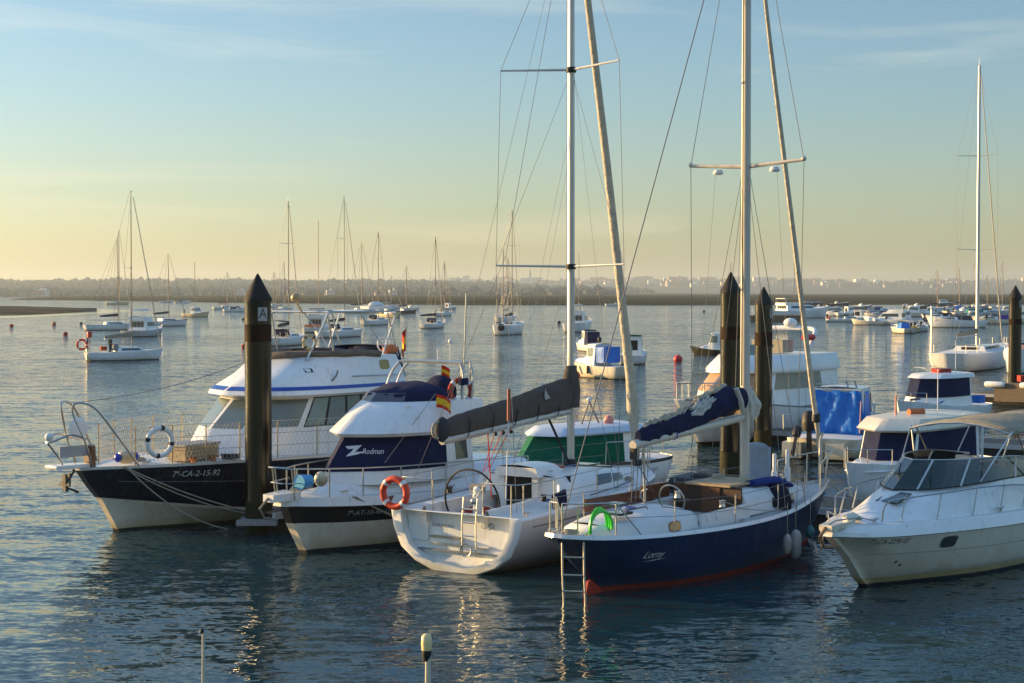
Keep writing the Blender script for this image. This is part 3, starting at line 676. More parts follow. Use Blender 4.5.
far_motor(146,336,7.4,20,'boxy motor cruiser showing its stern and aft cabin windows behind the leftmost near yacht','fly',B=3.4,group='motor cruisers moored in the bay',cat='motor cruiser',name='motor_cruiser',canvas=skyb,hull=greyh)
far_sail(118,304.8,11,75,231,'tiny yellow sailing boat near the left sandbar tip with a pale thin mast',spr=1,hull=yelh,cover=tanc)  # pale yellow is the hull's own colour
far_sail(166,326,8.4,50,254,'sailing boat with folded dark sail just right of the boxy motor cruiser',spr=1,cover=dkh,stripem=dkh)
far_motor(167,302.6,9,100,'small pale launch close under the wooded shore, right of the thin yellow sailing boat','cuddy')
far_motor(183,303.2,9,70,'pale launch close under the wooded shore with dark stern, right of its twin','cuddy',canvas=navyc)
far_motor(197,317,7.6,120,'cream fishing boat with a thin mast and dark outboard left of the A pile','cabin',hull=yelh,mast=262)
far_sail(226,309.5,9,60,272,'little white sailing boat far off with a pinkish cover, left of the A pile',spr=1,cover=redcov)
far_motor(237,312,8,70,'small white speedboat with dark windscreen beside the little pink-covered sailing boat','cuddy',canvas=dkh)
far_sail(287,345,8.4,15,202,'white yacht seen from astern just right of the A pile, with black bimini',B=3.1,bimini=navyc,cover=blk,spray=navyc)
far_sail(273,307.5,9,50,300-28,'distant pale sailing boat half hidden right behind the A pile',spr=1,cover=tanc)
far_sail(283,311,9,40,262,'second distant pale sailing boat right of the A pile with a short mast',spr=1,cover=sailc,jib=False)
far_motor(320,332,6.6,15,'boxy motor cruiser with orange cover and black canopy between two yachts','fly',B=3.2,canvas=blk,group='motor cruisers moored in the bay',cat='motor cruiser',name='motor_cruiser',aftc=orangec,mast=220)
far_sail(342,337,8.0,38,197,'white yacht with the tallest mast of the group right of the A pile',B=2.7,cover=blk,spray=navyc)
far_sail(360,313,10,60,243,'thin-masted sailing boat behind the tallest-masted yacht of the left group',spr=1)
far_sail(377,325,8.6,25,232,'white yacht with bundled pale sails and dark boom cover, right of the tallest-masted yacht',cover=sailc,spray=navyc)
far_motor(391,317.5,7.8,140,'cream-cabin fishing boat between the bundled-sail yacht and a dark-hulled yacht','cabin',hull=yelh,aftc=tanc)
far_sail(405,313.5,8.2,50,266,'small dark-hulled sailing boat with a slim mast',hull=dkh,spr=1,cover=blk)
far_sail(390,309,9,70,276,'faint far sailing boat behind the cream-cabin fishing boat',spr=1,cover=sailc)
far_motor(411,310,7,60,'dinghy with pale deck right behind the small dark-hulled sailing boat','open')
far_sail(434.5,328,7.2,22,237,'white sailing boat alone near the middle with dark stern canopy and swung-out boom',B=2.9,cover=navyc,spr=1,boomang=50,spray=navyc)
far_sail(443.5,316,8,30,262,'white sailing boat just behind the lone one with the swung-out boom',spr=1,cover=sailc)
far_motor(449,310,7.5,40,'small grey-blue boat farthest back behind the lone sailing boat near the middle','cabin',hull=greyh)
t=far_sail(511,334,10.5,14,210,'white ketch seen from astern with dark dinghy on its transom',B=3.5,cover=blk,mizzen=250,fb=1.35)
MB().sphere((-.35,0,1.05),.55,8,sc=(.3,1,.9)).build('stern_dinghy',blk,t)
far_sail(507,322,10,16,258,'second yacht astern of the white ketch, bundled white sail on deck',cover=sailc,spr=1)
far_motor(580,331.5,8.6,18,'white motor cruiser with square aft windows behind the tall near mast','fly',B=3.3,group='motor cruisers moored in the bay',cat='motor cruiser',name='motor_cruiser',mast=253,fb=1.25)
t=far_motor(596,377.5,5.9,-40,'small white cabin boat with blue cockpit canvas, sunlit in mid bay','canvas',canvas=bluec,fb=.85,B=2.3,hull=cream)  # white hull given the warm cream so its side looks sunlit
for q in (.42,.62): MB().lathe([(.02,0),(.08,.05),(.08,.5),(.02,.55)],(5.9*q,1.2,.3),8).build('side_bumper',blk,t)
far_motor(588,351,5.4,-20,'boat under a dark blue canopy hidden behind the sunlit cabin boat','canvas',canvas=navyc,roofm=navyc,group='small motor boats moored in the bay')
far_motor(634,363,6.0,10,'white cabin boat with a green roof and grey outboard beside the near forestay','cabin',roofm=greenc,fb=.75,obm=gray,mast=None)
far_motor(713,355,4.4,-70,'low workboat with upright grey cabin half hidden by the taller dark pile','cabin',hull=weed,fb=.5,ob=False)
far_sail(700+30,301,12,60,262,'tiny sailing boat against the far bank left of the tall pile pair',spr=1,jib=False)
far_motor(616,305.8,9,90,'tiny white launch under the far bank by the near forestay','cuddy')
# breakwater pontoon and large boats on the right
t=thing('breakwater_pontoon','long brown stone-faced floating breakwater behind the shorter dark pile','breakwater',(*G(775,322),0),0)
MB().box((0,3,.55),(10.5,6,1.5)).build('breakwater_body',mat('brown stone face',(.2,.13,.075),.9,0,.5,.8,bump=1,bscale=1.2,stain=(.08,.06,.04)),t,False)
for k in range(5): MB().box((-4.6+k*2.2,-.15,.65),(.35,.3,1.3)).build('fender_pile',teak2,t,False)
far_motor(799,318,17,65,'large white flybridge yacht lying beyond the brown breakwater','fly',group='motor cruisers moored in the bay',cat='motor cruiser',name='motor_cruiser',fb=1.7,mast=262,canvas=tanc)
far_motor(838,306,12,80,'dark low boat cluster member far back, right of the large flybridge yacht','open',hull=dkh,canvas=dkh)
far_motor(812,305.5,12,95,'dark low boat in the far distance above the large flybridge yacht','cuddy',hull=dkh,canvas=gray)
far_motor(846,322,7,95,'small bright white speedboat low on the water, left of two outboard boats','cuddy',fb=.6)
far_motor(859,321,7.2,30,'cream boat with big dark outboard beside the small bright speedboat','cabin',hull=yelh,obm=blk)
far_motor(851,316,8,75,'pale cabin boat behind the small bright speedboat','cabin')
far_motor(878,314,11,50,'blue-grey covered motor boat far back in the right bay','cuddy',hull=greyh,canvas=mat('slate blue canvas',(.03,.07,.16),.8))
far_motor(889,325,9.6,-60,'white fishing boat with a red waterline and high cabin','fly',canvas=None)
far_motor(912,317,10.5,-80,'cream launch with long cabin behind the red-waterline fishing boat','cabin',hull=cream)
far_motor(901,333,6.2,-10,'small boat with pointed white bow facing left in the outboard cluster','cuddy',canvas=bluec,hull=cream)
far_motor(911,332,6,5,'small yellow-trimmed boat with black outboard in the outboard cluster','open',hull=yelh,canvas=yel)
far_motor(921,331,6.2,15,'white boat with grey seats and outboard at the right of the cluster','open',canvas=gray)
far_motor(928,326,6.5,20,'small boat with a navy cover behind the outboard cluster','cuddy',canvas=navyc)
far_sail(935,313.5,12,75,270,'distant pale sailing boat with short dark boom above the white cruiser',spr=1,jib=False,cover=blk)
far_motor(955,327.5,9.5,-75,'white sports cruiser with dark canopy and blue boot line beside the big ketch-like yacht mast','cuddy',canvas=dkh,fb=1.25,B=3)
far_motor(965,315,11,80,'cream open launch behind the sports cruiser','open',hull=cream)
far_motor(944,306,13,100,'dark blue boat at the far edge of the right mooring','cabin',hull=dkh)
far_motor(985,318,14,95,'long low teal-grey boat behind the tall yacht mast','cuddy',hull=greyh,canvas=tealc)
far_motor(995,324,8.5,-80,'cream boat with a purple canopy left of the rightmost pile','cuddy',hull=cream,canvas=purpc)
far_motor(918,309,11,75,'low dark launch in the far right mooring rows','open',hull=dkh)
far_motor(1022,323,8,-80,'cream launch at the right edge behind the rightmost pile','cabin',hull=cream)
for k,(x,y,L_,c) in enumerate([(862,309,10,gray),(828,311,9,greyh),(975,309.5,10,greyh),(1003,312,10,white),(820,309,8,gray)]):
    far_motor(x,y,L_,60+k*15,['low grey boat behind the pale cabin boat','grey skiff right of the large flybridge yacht','light grey boat high in the right mooring rows, near the yacht mast','white skiff in the back row left of the rightmost pile','grey skiff beside the large flybridge yacht stern'][k],'open',hull=c)
for x,yt,yy,k in [(958,268,309,'short bare mast'),(1001,262,309,'slim bare mast beside the rightmost pile'),(986,275,308,'slim bare mast next to the tall yacht mast')]:
    far_sail(x,yy,9,70,yt,'very distant sailing boat with a '+k,spr=1,jib=False)
# the large yacht at right and its neighbour
t=far_sail(977,368,14,33,67,'big white sailing yacht moored at right with the tallest mast beyond the piles',B=4.0,fb=1.35,mx=.50,cover=tanc,stripem=None,spr=2,mastr=.13)
for ch in t.children:
    if ch.name.startswith('mast'): ch.data.materials[0]=alu
for sd in(1,-1):
    for q in (5.6,6.6,7.6,8.6): MB().box((q,sd*1.27*(1-.04*(q-5)),1.62),(.6,.06,.18)).build('coachroof_window',glass,t,False)
tubeo('stern_pole',[(-.1,1.2,1.35),(-.1,1.2,4.6)],.06,alu,t); MB().sphere((-.1,1.2,4.65),.12,6).build('pole_lamp',pale,t)
t=far_motor(1022,372,7.0,-150,'blue and white boat with purple cover at the right edge behind the rightmost pile','cuddy',canvas=purpc,fb=1.2,stripem=None,ob=False)
MB().box((5.2,.2,1.75),(1.2,1.5,.5)).build('deck_bundle',mat('pink cloth bundle',(.6,.3,.26),.9),t)
for x,y,L_,th,kd,hc,cc,lb in [(868,325,6,-70,'open',cream,None,'sunlit cream skiff low in front of the cream outboard boat'),(941,321,8,-75,'cuddy',white,navyc,'white speedboat with navy cover left of the sports cruiser'),(930,317,8,-70,'cabin',cream,None,'sunlit cabin launch behind the outboard cluster'),(971,323,7,-75,'cabin',white,None,'white fishing boat touching the bow of the sports cruiser'),(905,322,7,-80,'cabin',white,None,'white fishing boat directly behind the outboard cluster'),(882,319,8,-80,'cuddy',cream,tanc,'sunlit launch with tan cover behind the red-waterline fishing boat'),(840,316,8,-75,'cuddy',white,None,'white launch farther back than the bright white speedboat'),(1006,316,9,-75,'cabin',white,skyb,'white cabin boat left of the rightmost pile, far row'),(893,312,9,-78,'open',white,None,'white open boat in the far row above the fishing boat'),(952,312,10,-75,'cuddy',cream,bluec,'cream launch with blue cover far behind the sports cruiser')]:
    far_motor(x,y,L_,th,lb,kd,hull=hc,canvas=cc)
buoy(575,378.5,.36,'larger bright red mooring buoy left of the sunlit cabin boat'); buoy(678,361.5,.38,'bright red mooring buoy midway between the near forestay and the tall dark pile')
for x,y,r,m,k in [(11.5,327,.35,redcov,'dark red buoy at the far left below the sandbar'),(54,325,.4,orangec,'orange-red buoy with a pick-up pole below the sandbar'),(65.5,335.5,.34,redcov,'faded red buoy nearest to the leftmost yacht'),(81,324.5,.3,blk,'black floating drum left of the navy-covered sailing boat'),(181.5,325,.4,redcov,'dark red buoy right of the folded-dark-sail boat'),(185,322,.35,blk,'black buoy touching the dark red one'),(244,348,.28,redcov,'dull red buoy against the left side of the A pile'),(243,320,.3,blk,'small black buoy left of the A pile, far out'),(559,323.5,.36,blk,'small black buoy left of the tall near mast'),(318.5,322,.4,orangec,'orange buoy between the stern-on yacht and the boxy cruiser'),(829,320.5,.5,orange,'orange-and-red marker buoy right of the large flybridge yacht'),(796,312,.3,blk,'black speck of a buoy beyond the large flybridge yacht'),(704,312,.4,blk,'black speck of a buoy left of the tall dark pile'),(961,334,.25,blk,'small black buoy in front of the white sports cruiser')]:
    buoy(x,y,r,k,m)
# ---------------------------------------------------------------- piles and pontoons
def pile(px,Y,ztop,label,r=.32,plate=None,pl=None):
    x=(px-512)/1600*Y*1.0005; t=thing('mooring_pile',label,'pile',(x,Y,0),0,'dark pointed mooring piles')
    b=MB(); n=20; zs=[-1.2,0,.5,1.0,1.6]+[1.6+(ztop-.62-1.6)*k/8 for k in range(1,9)]
    b.lathe([(r*(1+.012*math.sin(z*3.1+x)),z) for z in zs]+[(r*1.0,ztop-.60)],n=n).build('shaft',pileM,t,ang=60)
    MB().lathe([(r*1.045,ztop-.66),(r*1.05,ztop-.60),(r*1.02,ztop-.58),(.03,ztop-.02),(.01,ztop)],n=n).build('cone_cap',mat('pile cap plastic',(.010,.009,.008),.7,0,.3,5),t)
    MB().lathe([(r*1.012,-.3),(r*1.02,.2),(r*1.012,.75)],n=n).build('weed_band',weed,t)
    rust=mat('rusty stain band',(.035,.016,.006),.8,0,.7,5,stretch=(1,1,.5),bump=.3)
    MB().lathe([(r*1.006,ztop-1.75-.3*(px%3)),(r*1.012,ztop-1.6-.3*(px%3)),(r*1.006,ztop-1.2-.3*(px%3))],n=n).build('rust_band',rust,t)
    if plate:
        a=R(-90+pl); w_=.11; rr=r*1.02
        s=MB(); s.add([(math.cos(a+q)*rr,math.sin(a+q)*rr,ztop-z) for z in (1.12,.80) for q in (-.36,-.18,0,.18,.36)],[(i,i+1,i+6,i+5) for i in range(4)])
        p=s.build('letter_plate',mat('plate grey white',(.42,.42,.40),.6,0,.2,6),t)
        V,F=text2d(plate,.34,0,.85)
        mapped('lettering',V,F,lambda u,v:(math.cos(a+u/rr)*(rr+.006),math.sin(a+u/rr)*(rr+.006),ztop-.955+v),ink,p)
    return t
pile(258,38,6.16,'tall dark pile with a letter A plate at the bow of the navy motor yacht',plate='A',pl=30)
pile(730.5,50,6.36,'tallest dark pile right behind the blue sailboat mast, left of its slimmer neighbour')
pile(763.5,58,5.93,'slimmer dark pile just right of the mast of the blue sailboat',plate='E',pl=55)
pile(1015,82,6.1,'thin far dark pile near the right edge in front of a blue boat',plate='H',pl=40)
def walkway(name,label,a,b,w,group='floating pontoons'):
    a=Vector((*a,0));b=Vector((*b,0)); L=(b-a).length; an=math.atan2(b.y-a.y,b.x-a.x)
    t=thing(name,label,'pontoon',((a.x+b.x)/2,(a.y+b.y)/2,0),math.degrees(an),group)
    MB().box((0,0,.2),(L-.1,w-.1,.5)).build('float_body',mat('dark pontoon float',(.045,.045,.042),.8,0,.4,4),t,False)
    m=MB(); n=int(L/.16)
    for i in range(n): m.box((-L/2+L*(i+.5)/n,0,.50),(L/n*.9,w*.94,.05))
    m.build('deck_planks',dock,t,False)
    for s in(1,-1): MB().box((0,s*w/2,.44),(L,.1,.16)).build('edge_beam',mat('aluminium edge beam',(.42,.45,.47),.5,.3,.2,4),t,False)
    return t
D=Vector((.8,-.6)); 
walkway('walkway','main floating walkway behind the bows of the blue sailboat',(-4.6,48.9),(22.4,28.6),2.1)
walkway('finger_pontoon','narrow finger pontoon ending at the letter A pile',(-5.85,37.75),(-.6,44.4),.6)
walkway('walkway','second walkway behind the small covered motor boats',(9.3,61.6),(33,43.8),2.0)
walkway('walkway','short dock platform around the rightmost pile',(24.5,83.6),(34,76.5),2.6)
t=thing('pile_guide','metal guide hoop that holds the letter A pile to its finger pontoon','pile guide',(-6.0,38,.32),0)
MB().torus((0,0,.0),.42,.05,n=20,k=6).build('hoop',mat('galvanised metal',(.35,.36,.37),.5,.6,.2,8),t)
MB().box((.0,-.5,-.02),(.95,.22,.12),.0).build('roller_bracket',MAT['galvanised metal'],t)
# mooring cleats, service pedestal and things on the pontoons
def pedestal(x,y,z,label,m=white,s=1):
    t=thing('service_pedestal',label,'pedestal',(x,y,z),-37,'service pedestals on the pontoons'); 
    MB().box((0,0,.5*s),(.3*s,.25*s,1.0*s)).build('cabinet',m,t,False); MB().box((0,0,1.03*s),(.36*s,.31*s,.08*s)).build('cap',gray,t,False); MB().box((0,-.13*s,.7*s),(.2*s,.02,.25*s)).build('socket_panel',bluep,t,False)
pedestal(13.5,35.3+.6,.52,'white service pedestal on the main walkway behind the right cruiser',s=.9)
pedestal(18.3,54.8,.52,'large white service cabinet on the second walkway seen under the tan bimini',s=1.35)
t=thing('dock_crate','brown dock crate with white rollers beside the rightmost pile','crate',(25.4,80.4,.35),-37)
MB().box((0,0,.35),(1.9,1.2,.9)).build('crate_body',teak2,t,False)
for q in (-.9,.9): MB().lathe([(.12,-.5),(.16,-.4),(.16,.4),(.12,.5)],(q,-.65,.75),10,axis='x').build('roller',white,t)
t=thing('dock_gear','red and green covered gear on the dock beside the rightmost pile','dock gear',(26.2,81.2,1.16),0)
MB().box((.0,0,.2),(.9,.6,.3)).build('red_cover',redcov,t); MB().sphere((.5,0,.3),.3,6).build('green_bundle',grnp,t)
t=thing('inflatable_dinghy','dark inflatable dinghy lying on the walkway behind the blue sailboat cockpit','dinghy',(5.5,41.5,.72),-30)
P=[tuple(p) for p in crom([(-1.2,.62,0),(.4,.62,0),(1.1,.45,.06),(1.45,0,.12),(1.1,-.45,.06),(.4,-.62,0),(-1.2,-.62,0)],5)]
MB().tube(P,.2,10).build('inflated_tube',blk,t); MB().box((-.1,0,-.08),(2.2,1.0,.06)).box((-1.15,0,.05),(.06,1.0,.35)).build('floor_board',gray,t,False)
# pole tops in the foreground
def poletop(px,pytop,Y,r,label,lamp):
    x=(px-512)/1600*Y; z=EYE-(pytop-293)*Y/1600
    t=thing('antenna_mast' if not lamp else 'navigation_light_mast',label,'mast',(x,Y,0),0)
    MB().tube([(0,0,-.3),(0,0,z*.6),(0.012,0,z-(.1 if lamp else 0))],[r*1.1,r,r*.9],8).build('pole',mat('ivory pole',(.62,.56,.42),.4,0,.2,5),t)
    if lamp:
        MB().lathe([(r*.9,z-.16),(r*1.5,z-.12),(r*1.5,z-.085),(r*1.2,z-.08)],n=12).build('lamp_base',blk,t)
        MB().lathe([(r*1.6,z-.08),(r*1.75,z-.03),(r*1.6,z+.02),(r*1.0,z+.035),(.004,z+.04)],n=12).build('lamp_lens',mat('frosted lens',(.8,.62,.3),.3,0,.1,5),t)
    else: MB().lathe([(r*1.1,z-.01),(r*1.5,z+.0),(r*1.1,z+.02),(.002,z+.025)],n=10).build('tip',blk,t)
poletop(200,634,12,.013,'thin ivory pole rising at the lower left edge of the water',False)
poletop(426,641,11.5,.023,'short ivory pole with a frosted lamp on top at bottom centre',True)
# ---------------------------------------------------------------- near boats
def near(name,label,cat,o,rot): return thing(name,label,cat,(o[0],o[1],0),rot)
def flag(parent,P0,w_,h,stripes,name='flag',wave=.06,dirv=(1,0,0),drop=.0):
    d=Vector(dirv).normalized(); sd=Vector((-d.y,d.x,0)); b=MB(); n=8; tot=sum(s[0] for s in stripes); acc=0
    for fr,mi in stripes:
        z0=-acc/tot*h; acc+=fr; z1=-acc/tot*h; V=[]
        for i in range(n+1):
            q=i/n; off=sd*wave*math.sin(q*7+.5)*q; p=Vector(P0)+d*w_*q+off+Vector((0,0,-drop*q*q))
            V+=[p+Vector((0,0,z0)),p+Vector((0,0,z1))]
        b.add(V,[(2*i,2*i+2,2*i+3,2*i+1) for i in range(n)],mi)
    return b.build(name,[redc,yel],parent)
# ===== navy motor yacht (left)
T=near('motor_yacht','large white motor yacht with navy hull and flybridge moored behind the letter A pile','motor yacht',(-2.12,46.99),230)
H1=Loft([([(1.2,0),(3,0),(6,0),(8.5,0),(10.2,0),(11.1,0)],-.55),
 ([(1.2,1.4),(3,1.6),(6,1.55),(8.6,1.02),(10.3,.42),(11.42,0)],-.06),
 ([(1.2,1.42),(3,1.62),(6,1.58),(8.6,1.05),(10.3,.44),(11.5,0)],.06),
 ([(1.2,1.7),(3,1.9),(6,1.86),(8.7,1.42),(10.5,.78),(11.92,0)],[.15,.15,.2,.34,.55,.78]),
 ([(1.2,1.74),(3,1.94),(6,1.91),(8.7,1.50),(10.55,.85),(12.0,0)],[.2,.2,.26,.42,.66,.86]),
 ([(1.2,1.85),(3,2.02),(6,2.02),(8.8,1.72),(10.7,1.05),(12.35,0)],[.8,.85,.95,1.1,1.2,1.28]),
 ([(1.2,1.9),(3,2.05),(6,2.05),(8.85,1.78),(10.8,1.12),(12.52,0)],[1.38,1.4,1.5,1.56,1.56,1.54]),
 ([(1.2,1.93),(3,2.08),(6,2.08),(8.85,1.81),(10.8,1.15),(12.57,0)],[1.44,1.46,1.57,1.63,1.63,1.61])],6,2)
H1.blunt(.11).build('hull',[weed,cream,navyh,white],T,bands=[0,0,1,1,2,2,3],front=True); H1.deck('deck',white2,T,dz=-.06,camber=.08)
B1=H1.bvh()
stripe(H1,'pinstripe',mat('grey pinstripe',(.16,.17,.2),.5),T,.3,4.6,5.0,.012)
lettering('7ª-CA-2-15-92',B1,(10.12,2,1.36),(-1,0,-.01),(0,0,1),(0,-1,0),0.2,mat('registration white',(.55,.55,.55),.5),T,shear=.18,sx=.92)
# bow platform, anchor
MB().box((12.8,0,1.66),(.9,.42,.09)).lathe([(.05,-.22),(.07,0),(.05,.22)],(13.22,0,1.67),10,axis='y').build('bow_platform',white,T)
MB().tube([(12.7,.1,1.58),(12.95,.1,1.2),(12.6,.1,1.05)],.035,6).prism([(12.95,-.12,1.22),(12.95,.32,1.22),(12.78,.1,1.5)],(.05,0,.02)).prism([(12.93,.05,1.5),(12.99,.05,1.5),(12.99,.05,1.1),(12.9,.05,1.1)],(0,.12,0)).build('anchor',mat('dark galvanised anchor',(.12,.11,.1),.6,.5,.3,9),T,False)
# pulpit hoops
for sd in(1,-1):
    tubeo('pulpit',crom([(11.4,sd*.82,1.62),(11.9,sd*.6,2.4),(12.35,sd*.42,3.02),(12.75,sd*.28,3.15),(12.8,sd*.22,2.9),(12.55,sd*.35,2.2),(12.35,sd*.3,1.62)],5),.028,steel,T)
tubeo('pulpit_loop',crom([(12.5,.3,2.3),(12.9,.28,2.42),(13.25,.15,2.3),(13.35,0,2.25),(13.25,-.15,2.3),(12.9,-.28,2.42),(12.5,-.3,2.3)],4),.026,steel,T)
tubeo('pulpit_loop',[(13.35,0,2.25),(13.1,0,1.95),(12.95,0,1.7)],.024,steel,T)
MB().box((12.55,0,2.0),(.95,.02,.26)).build('bow_name_board',mat('grey board',(.35,.36,.38),.5),T,False)
MB().sphere((13.3,0,2.38),.1,6).build('bow_light',pale,T)
MB().lathe([(.05,0),(.22,.02),(.27,.08),(.22,.14),(.05,.16)],(12.35,-.3,2.5),16,axis='y').build('fender_ball',pale,T)
MB().box((12.2,.0,1.8),(.12,.3,.6)).build('samson_post',teak,T); 
t=thing('rope_fender','rolled white fender with blue ends lying on the bow deck of the navy yacht','fender',tuple(T.matrix_basis@Vector((11.45,.4,1.8))),230)
MB().lathe([(.02,-.22),(.12,-.19),(.16,-.1),(.16,.1),(.12,.19),(.02,.22)],n=12,axis='x').build('fender_body',cream,t); 
for q in(-.25,.25): MB().sphere((q,0,0),.1,6,sc=(.8,1.1,1.1)).build('blue_end',bluep,t)
# rails
def side_rail(L,u0,u1,n,h,v,T,inn=.06,wires=1,r=.016,top=True,post=steel,prt=None):
    for sd in(1,-1):
        P=[]
        for i in range(n+1):
            p=L.S(u0+(u1-u0)*i/n,v,sd); P.append(Vector((p.x,p.y-sd*min(abs(p.y),inn),p.z)))
        for i,p in enumerate(P): tubeo('stanchion',[p-Vector((0,0,.05)),p+Vector((0,0,h))],r,post,T)
        for k in range(wires+1):
            q=h*(1-k/(wires+1))
            tubeo('guard_rail' if k==0 else 'guard_wire',[p+Vector((0,0,q)) for p in P],r if k==0 and top else .006,steel if k==0 else wire,T,5)
        yield P
PR=list(side_rail(H1,1.0,4.35,8,.92,7,T,wires=2,top=False,post=mat('brass coloured stanchion',(.5,.40,.24),.35,.8,.2,8)))
MB().tube([PR[0][-1]+Vector((0,0,.92)),(12.35,.45,2.3)],.012,5).build('guard_rail',steel,T); MB().tube([PR[1][-1]+Vector((0,0,.92)),(12.35,-.45,2.3)],.012,5).build('guard_rail',steel,T)
# netting along the rail (diamond mesh) on both sides
for k,P in enumerate(PR):
    b=MB()
    for i in range(2,len(P)-1):
        a,c=P[i],P[i+1]
        for q in range(9):
            f0=q/9;f1=(q+1)/9
            for s in range(4):
                z0=.9*s/4;z1=.9*(s+1)/4
                p=a.lerp(c,f0)+Vector((0,0,z0)); r_=a.lerp(c,f1)+Vector((0,0,z1)); b.tube([p,r_],.0035,3,cap=False); p=a.lerp(c,f1)+Vector((0,0,z0)); r_=a.lerp(c,f0)+Vector((0,0,z1)); b.tube([p,r_],.0035,3,cap=False)
    b.build('rail_netting',mat('white netting',(.5,.47,.4),.8),T)
# deckhouse
DH=Loft([([(3.3,1.45),(5,1.5),(7.0,1.42),(8.7,.95),(9.2,0)],1.5),([(3.3,1.45),(5,1.5),(6.95,1.38),(8.3,.88),(8.7,0)],2.22),([(3.3,1.36),(5,1.4),(6.4,1.3),(7.5,.85),(7.8,0)],3.05)],6,1,smooth=False)
c=DH.build('deckhouse',white,T,top=True)
for a,b_ in ((1.15,1.48),(1.53,1.85),(.82,1.1),(.45,.77)):
    for sd in (1,-1): DH.patch('window_seal',blk,c,a-.025,b_+.025,1.04,1.96,sd,n=4,off=.006)
    DH.patch('window',glassl if a>1.5 else mat('grey cabin glass',(.10,.12,.12),.08,0,.3,1.5,coat=.5),c,a,b_,1.08,1.92,1,n=4); DH.patch('window',glassl,c,a,b_,1.08,1.92,-1,n=4)
for sd in (1,-1): DH.patch('window',glassl,c,1.98,2.9,1.08,1.9,sd,n=8)
for sd in (1,-1): DH.patch('windscreen',glassl,c,3.05,3.92,1.08,1.9,sd,n=4)
# flybridge moulding
FB=Loft([([(3.1,1.5),(5,1.62),(6.6,1.55),(7.55,1.0),(7.95,0)],3.03),([(3.1,1.62),(5,1.75),(6.65,1.66),(7.75,1.1),(8.2,0)],3.10),([(3.1,1.6),(5,1.73),(6.6,1.62),(7.7,1.08),(8.12,0)],3.22),([(3.1,1.5),(4.8,1.6),(6.2,1.45),(7.0,.95),(7.35,0)],3.58),([(3.3,1.4),(4.6,1.47),(5.7,1.3),(6.4,.85),(6.6,0)],4.04)],6,1)
c=FB.build('flybridge',white,T,top=True,ang=50); BF=FB.bvh()
for sd in(1,-1): FB.patch('stripe',blst,c,.0,3.95,1.95,2.22,sd,n=40,off=.01)
poly2d([(-.1,-.05),(.1,-.05),(.1,.05),(-.1,.05)],BF,(6.4,2,3.7),(1,0,0),(0,0,1),(0,-1,0),blk,c,'vent')
poly2d([(-.2,-.09),(-.12,-.13),(.12,-.13),(.2,-.09),(.2,.09),(.12,.13),(-.12,.13),(-.2,.09)],BF,(3.85,2,3.78),(1,0,0),(0,0,1),(0,-1,0),mat('brass plaque',(.36,.26,.1),.4,.6),c,'plaque')
MB().tube([(5.9,1.63,3.42),(5.8,1.68,3.55),(5.72,1.66,3.68)],.022,6).build('grab_handle',wire,c); tubeo('grab_rail',[(5.2,1.66,3.52),(3.2,1.66,3.5)],.015,steel,c)
# coaming cushion and canvas
CU=MB().tube([(x,y,4.06+(.04 if 4.5<x<6.5 else 0)) for x,y in [(4.0,1.42),(4.6,1.44),(5.2,1.4),(5.9,1.18),(6.45,.75),(6.65,0),(6.45,-.75),(5.9,-1.18),(5.2,-1.4),(4.0,-1.45)]],.085,8,sq=1.3).build('coaming_cover',mat('weathered brown canvas',(.2,.16,.12),.9,0,.4,4,bump=.4),T); wrinkle(CU,.02,4)
cabin(T,4.4,5.8,1.9,3.85,.32,navyc,taper=.9,name='seat_cover'); cabin(T,2.75,3.75,2.5,3.4,.82,navyc,rake0=.1,rake1=.5,taper=.85,name='seat_cover')
# tubular gantry with radar
for sd in(1,-1):
    y=sd*1.1
    tubeo('gantry_frame',crom([(6.3,y,3.95),(5.75,y,4.8),(5.55,y,5.15)],4)+[Vector((5.4,y,5.2)),Vector((3.2,y,5.2)),Vector((3.0,y,5.1)),Vector((3.5,y,4.0))],.03,steel,T)
    tubeo('gantry_frame',[(5.3,y,3.95),(5.55,y,5.15)],.025,steel,T); tubeo('gantry_frame',[(2.9,y,3.95),(3.3,y,5.15)],.025,steel,T); tubeo('gantry_frame',[(4.4,y,5.2),(3.45,y,4.2)],.018,steel,T)
for x in (5.5,3.3): tubeo('gantry_frame',[(x,1.1,5.2),(x,-1.1,5.2)],.03,steel,T)
o=MB().tube([(5.6,.2,5.15),(5.85,.2,5.5)],.025,6).sphere((5.85,.2,5.58),.13,10,sc=(1,1,.9)).build('radar_dome',mat('golden dome',(.5,.36,.18),.3,.3,.2,4),T)
MB().torus((3.3,.9,4.3),.19,.02,Matrix.Rotation(R(90),3,'X'),n=18,k=6).tube([(3.3,.9,4.5),(3.3,.9,4.1)],.012,4).tube([(3.1,.9,4.3),(3.5,.9,4.3)],.012,4).build('steering_wheel',pale,T)
MB().box((2.95,.3,5.3),(.9,.35,.09)).sphere((2.95,.3,5.38),.16,6,sc=(1.6,1,.5)).build('radar_scanner',white,T)
tubeo('flag_staff',[(2.6,.9,3.95),(2.35,.9,4.75)],.015,wire,T); flag(T,(2.38,.9,4.7),.32,.6,[(1,0),(1,1),(1,0)],dirv=(.9,.4,0),drop=.25)
MB().sphere((3.1,1.0,4.15),.2,7,sc=(1.4,.8,.7)).build('folded_life_vest',orangec,T)
def wpos(T,p): return tuple(T.matrix_basis@Vector(p))
lifebuoy('white ring with dark bands hung on the bow rail of the navy motor yacht',wpos(T,(11.2,1.35,2.2)),(R(90),0,R(225)),.33,pale,blk,a0=.2,fat=.17)
lifebuoy('golden yellow ring lashed to the flybridge frame of the navy motor yacht',wpos(T,(6.15,1.05,4.42)),(R(90),0,R(215)),.17,mat('straw yellow shell',(.55,.42,.2),.6),blk)
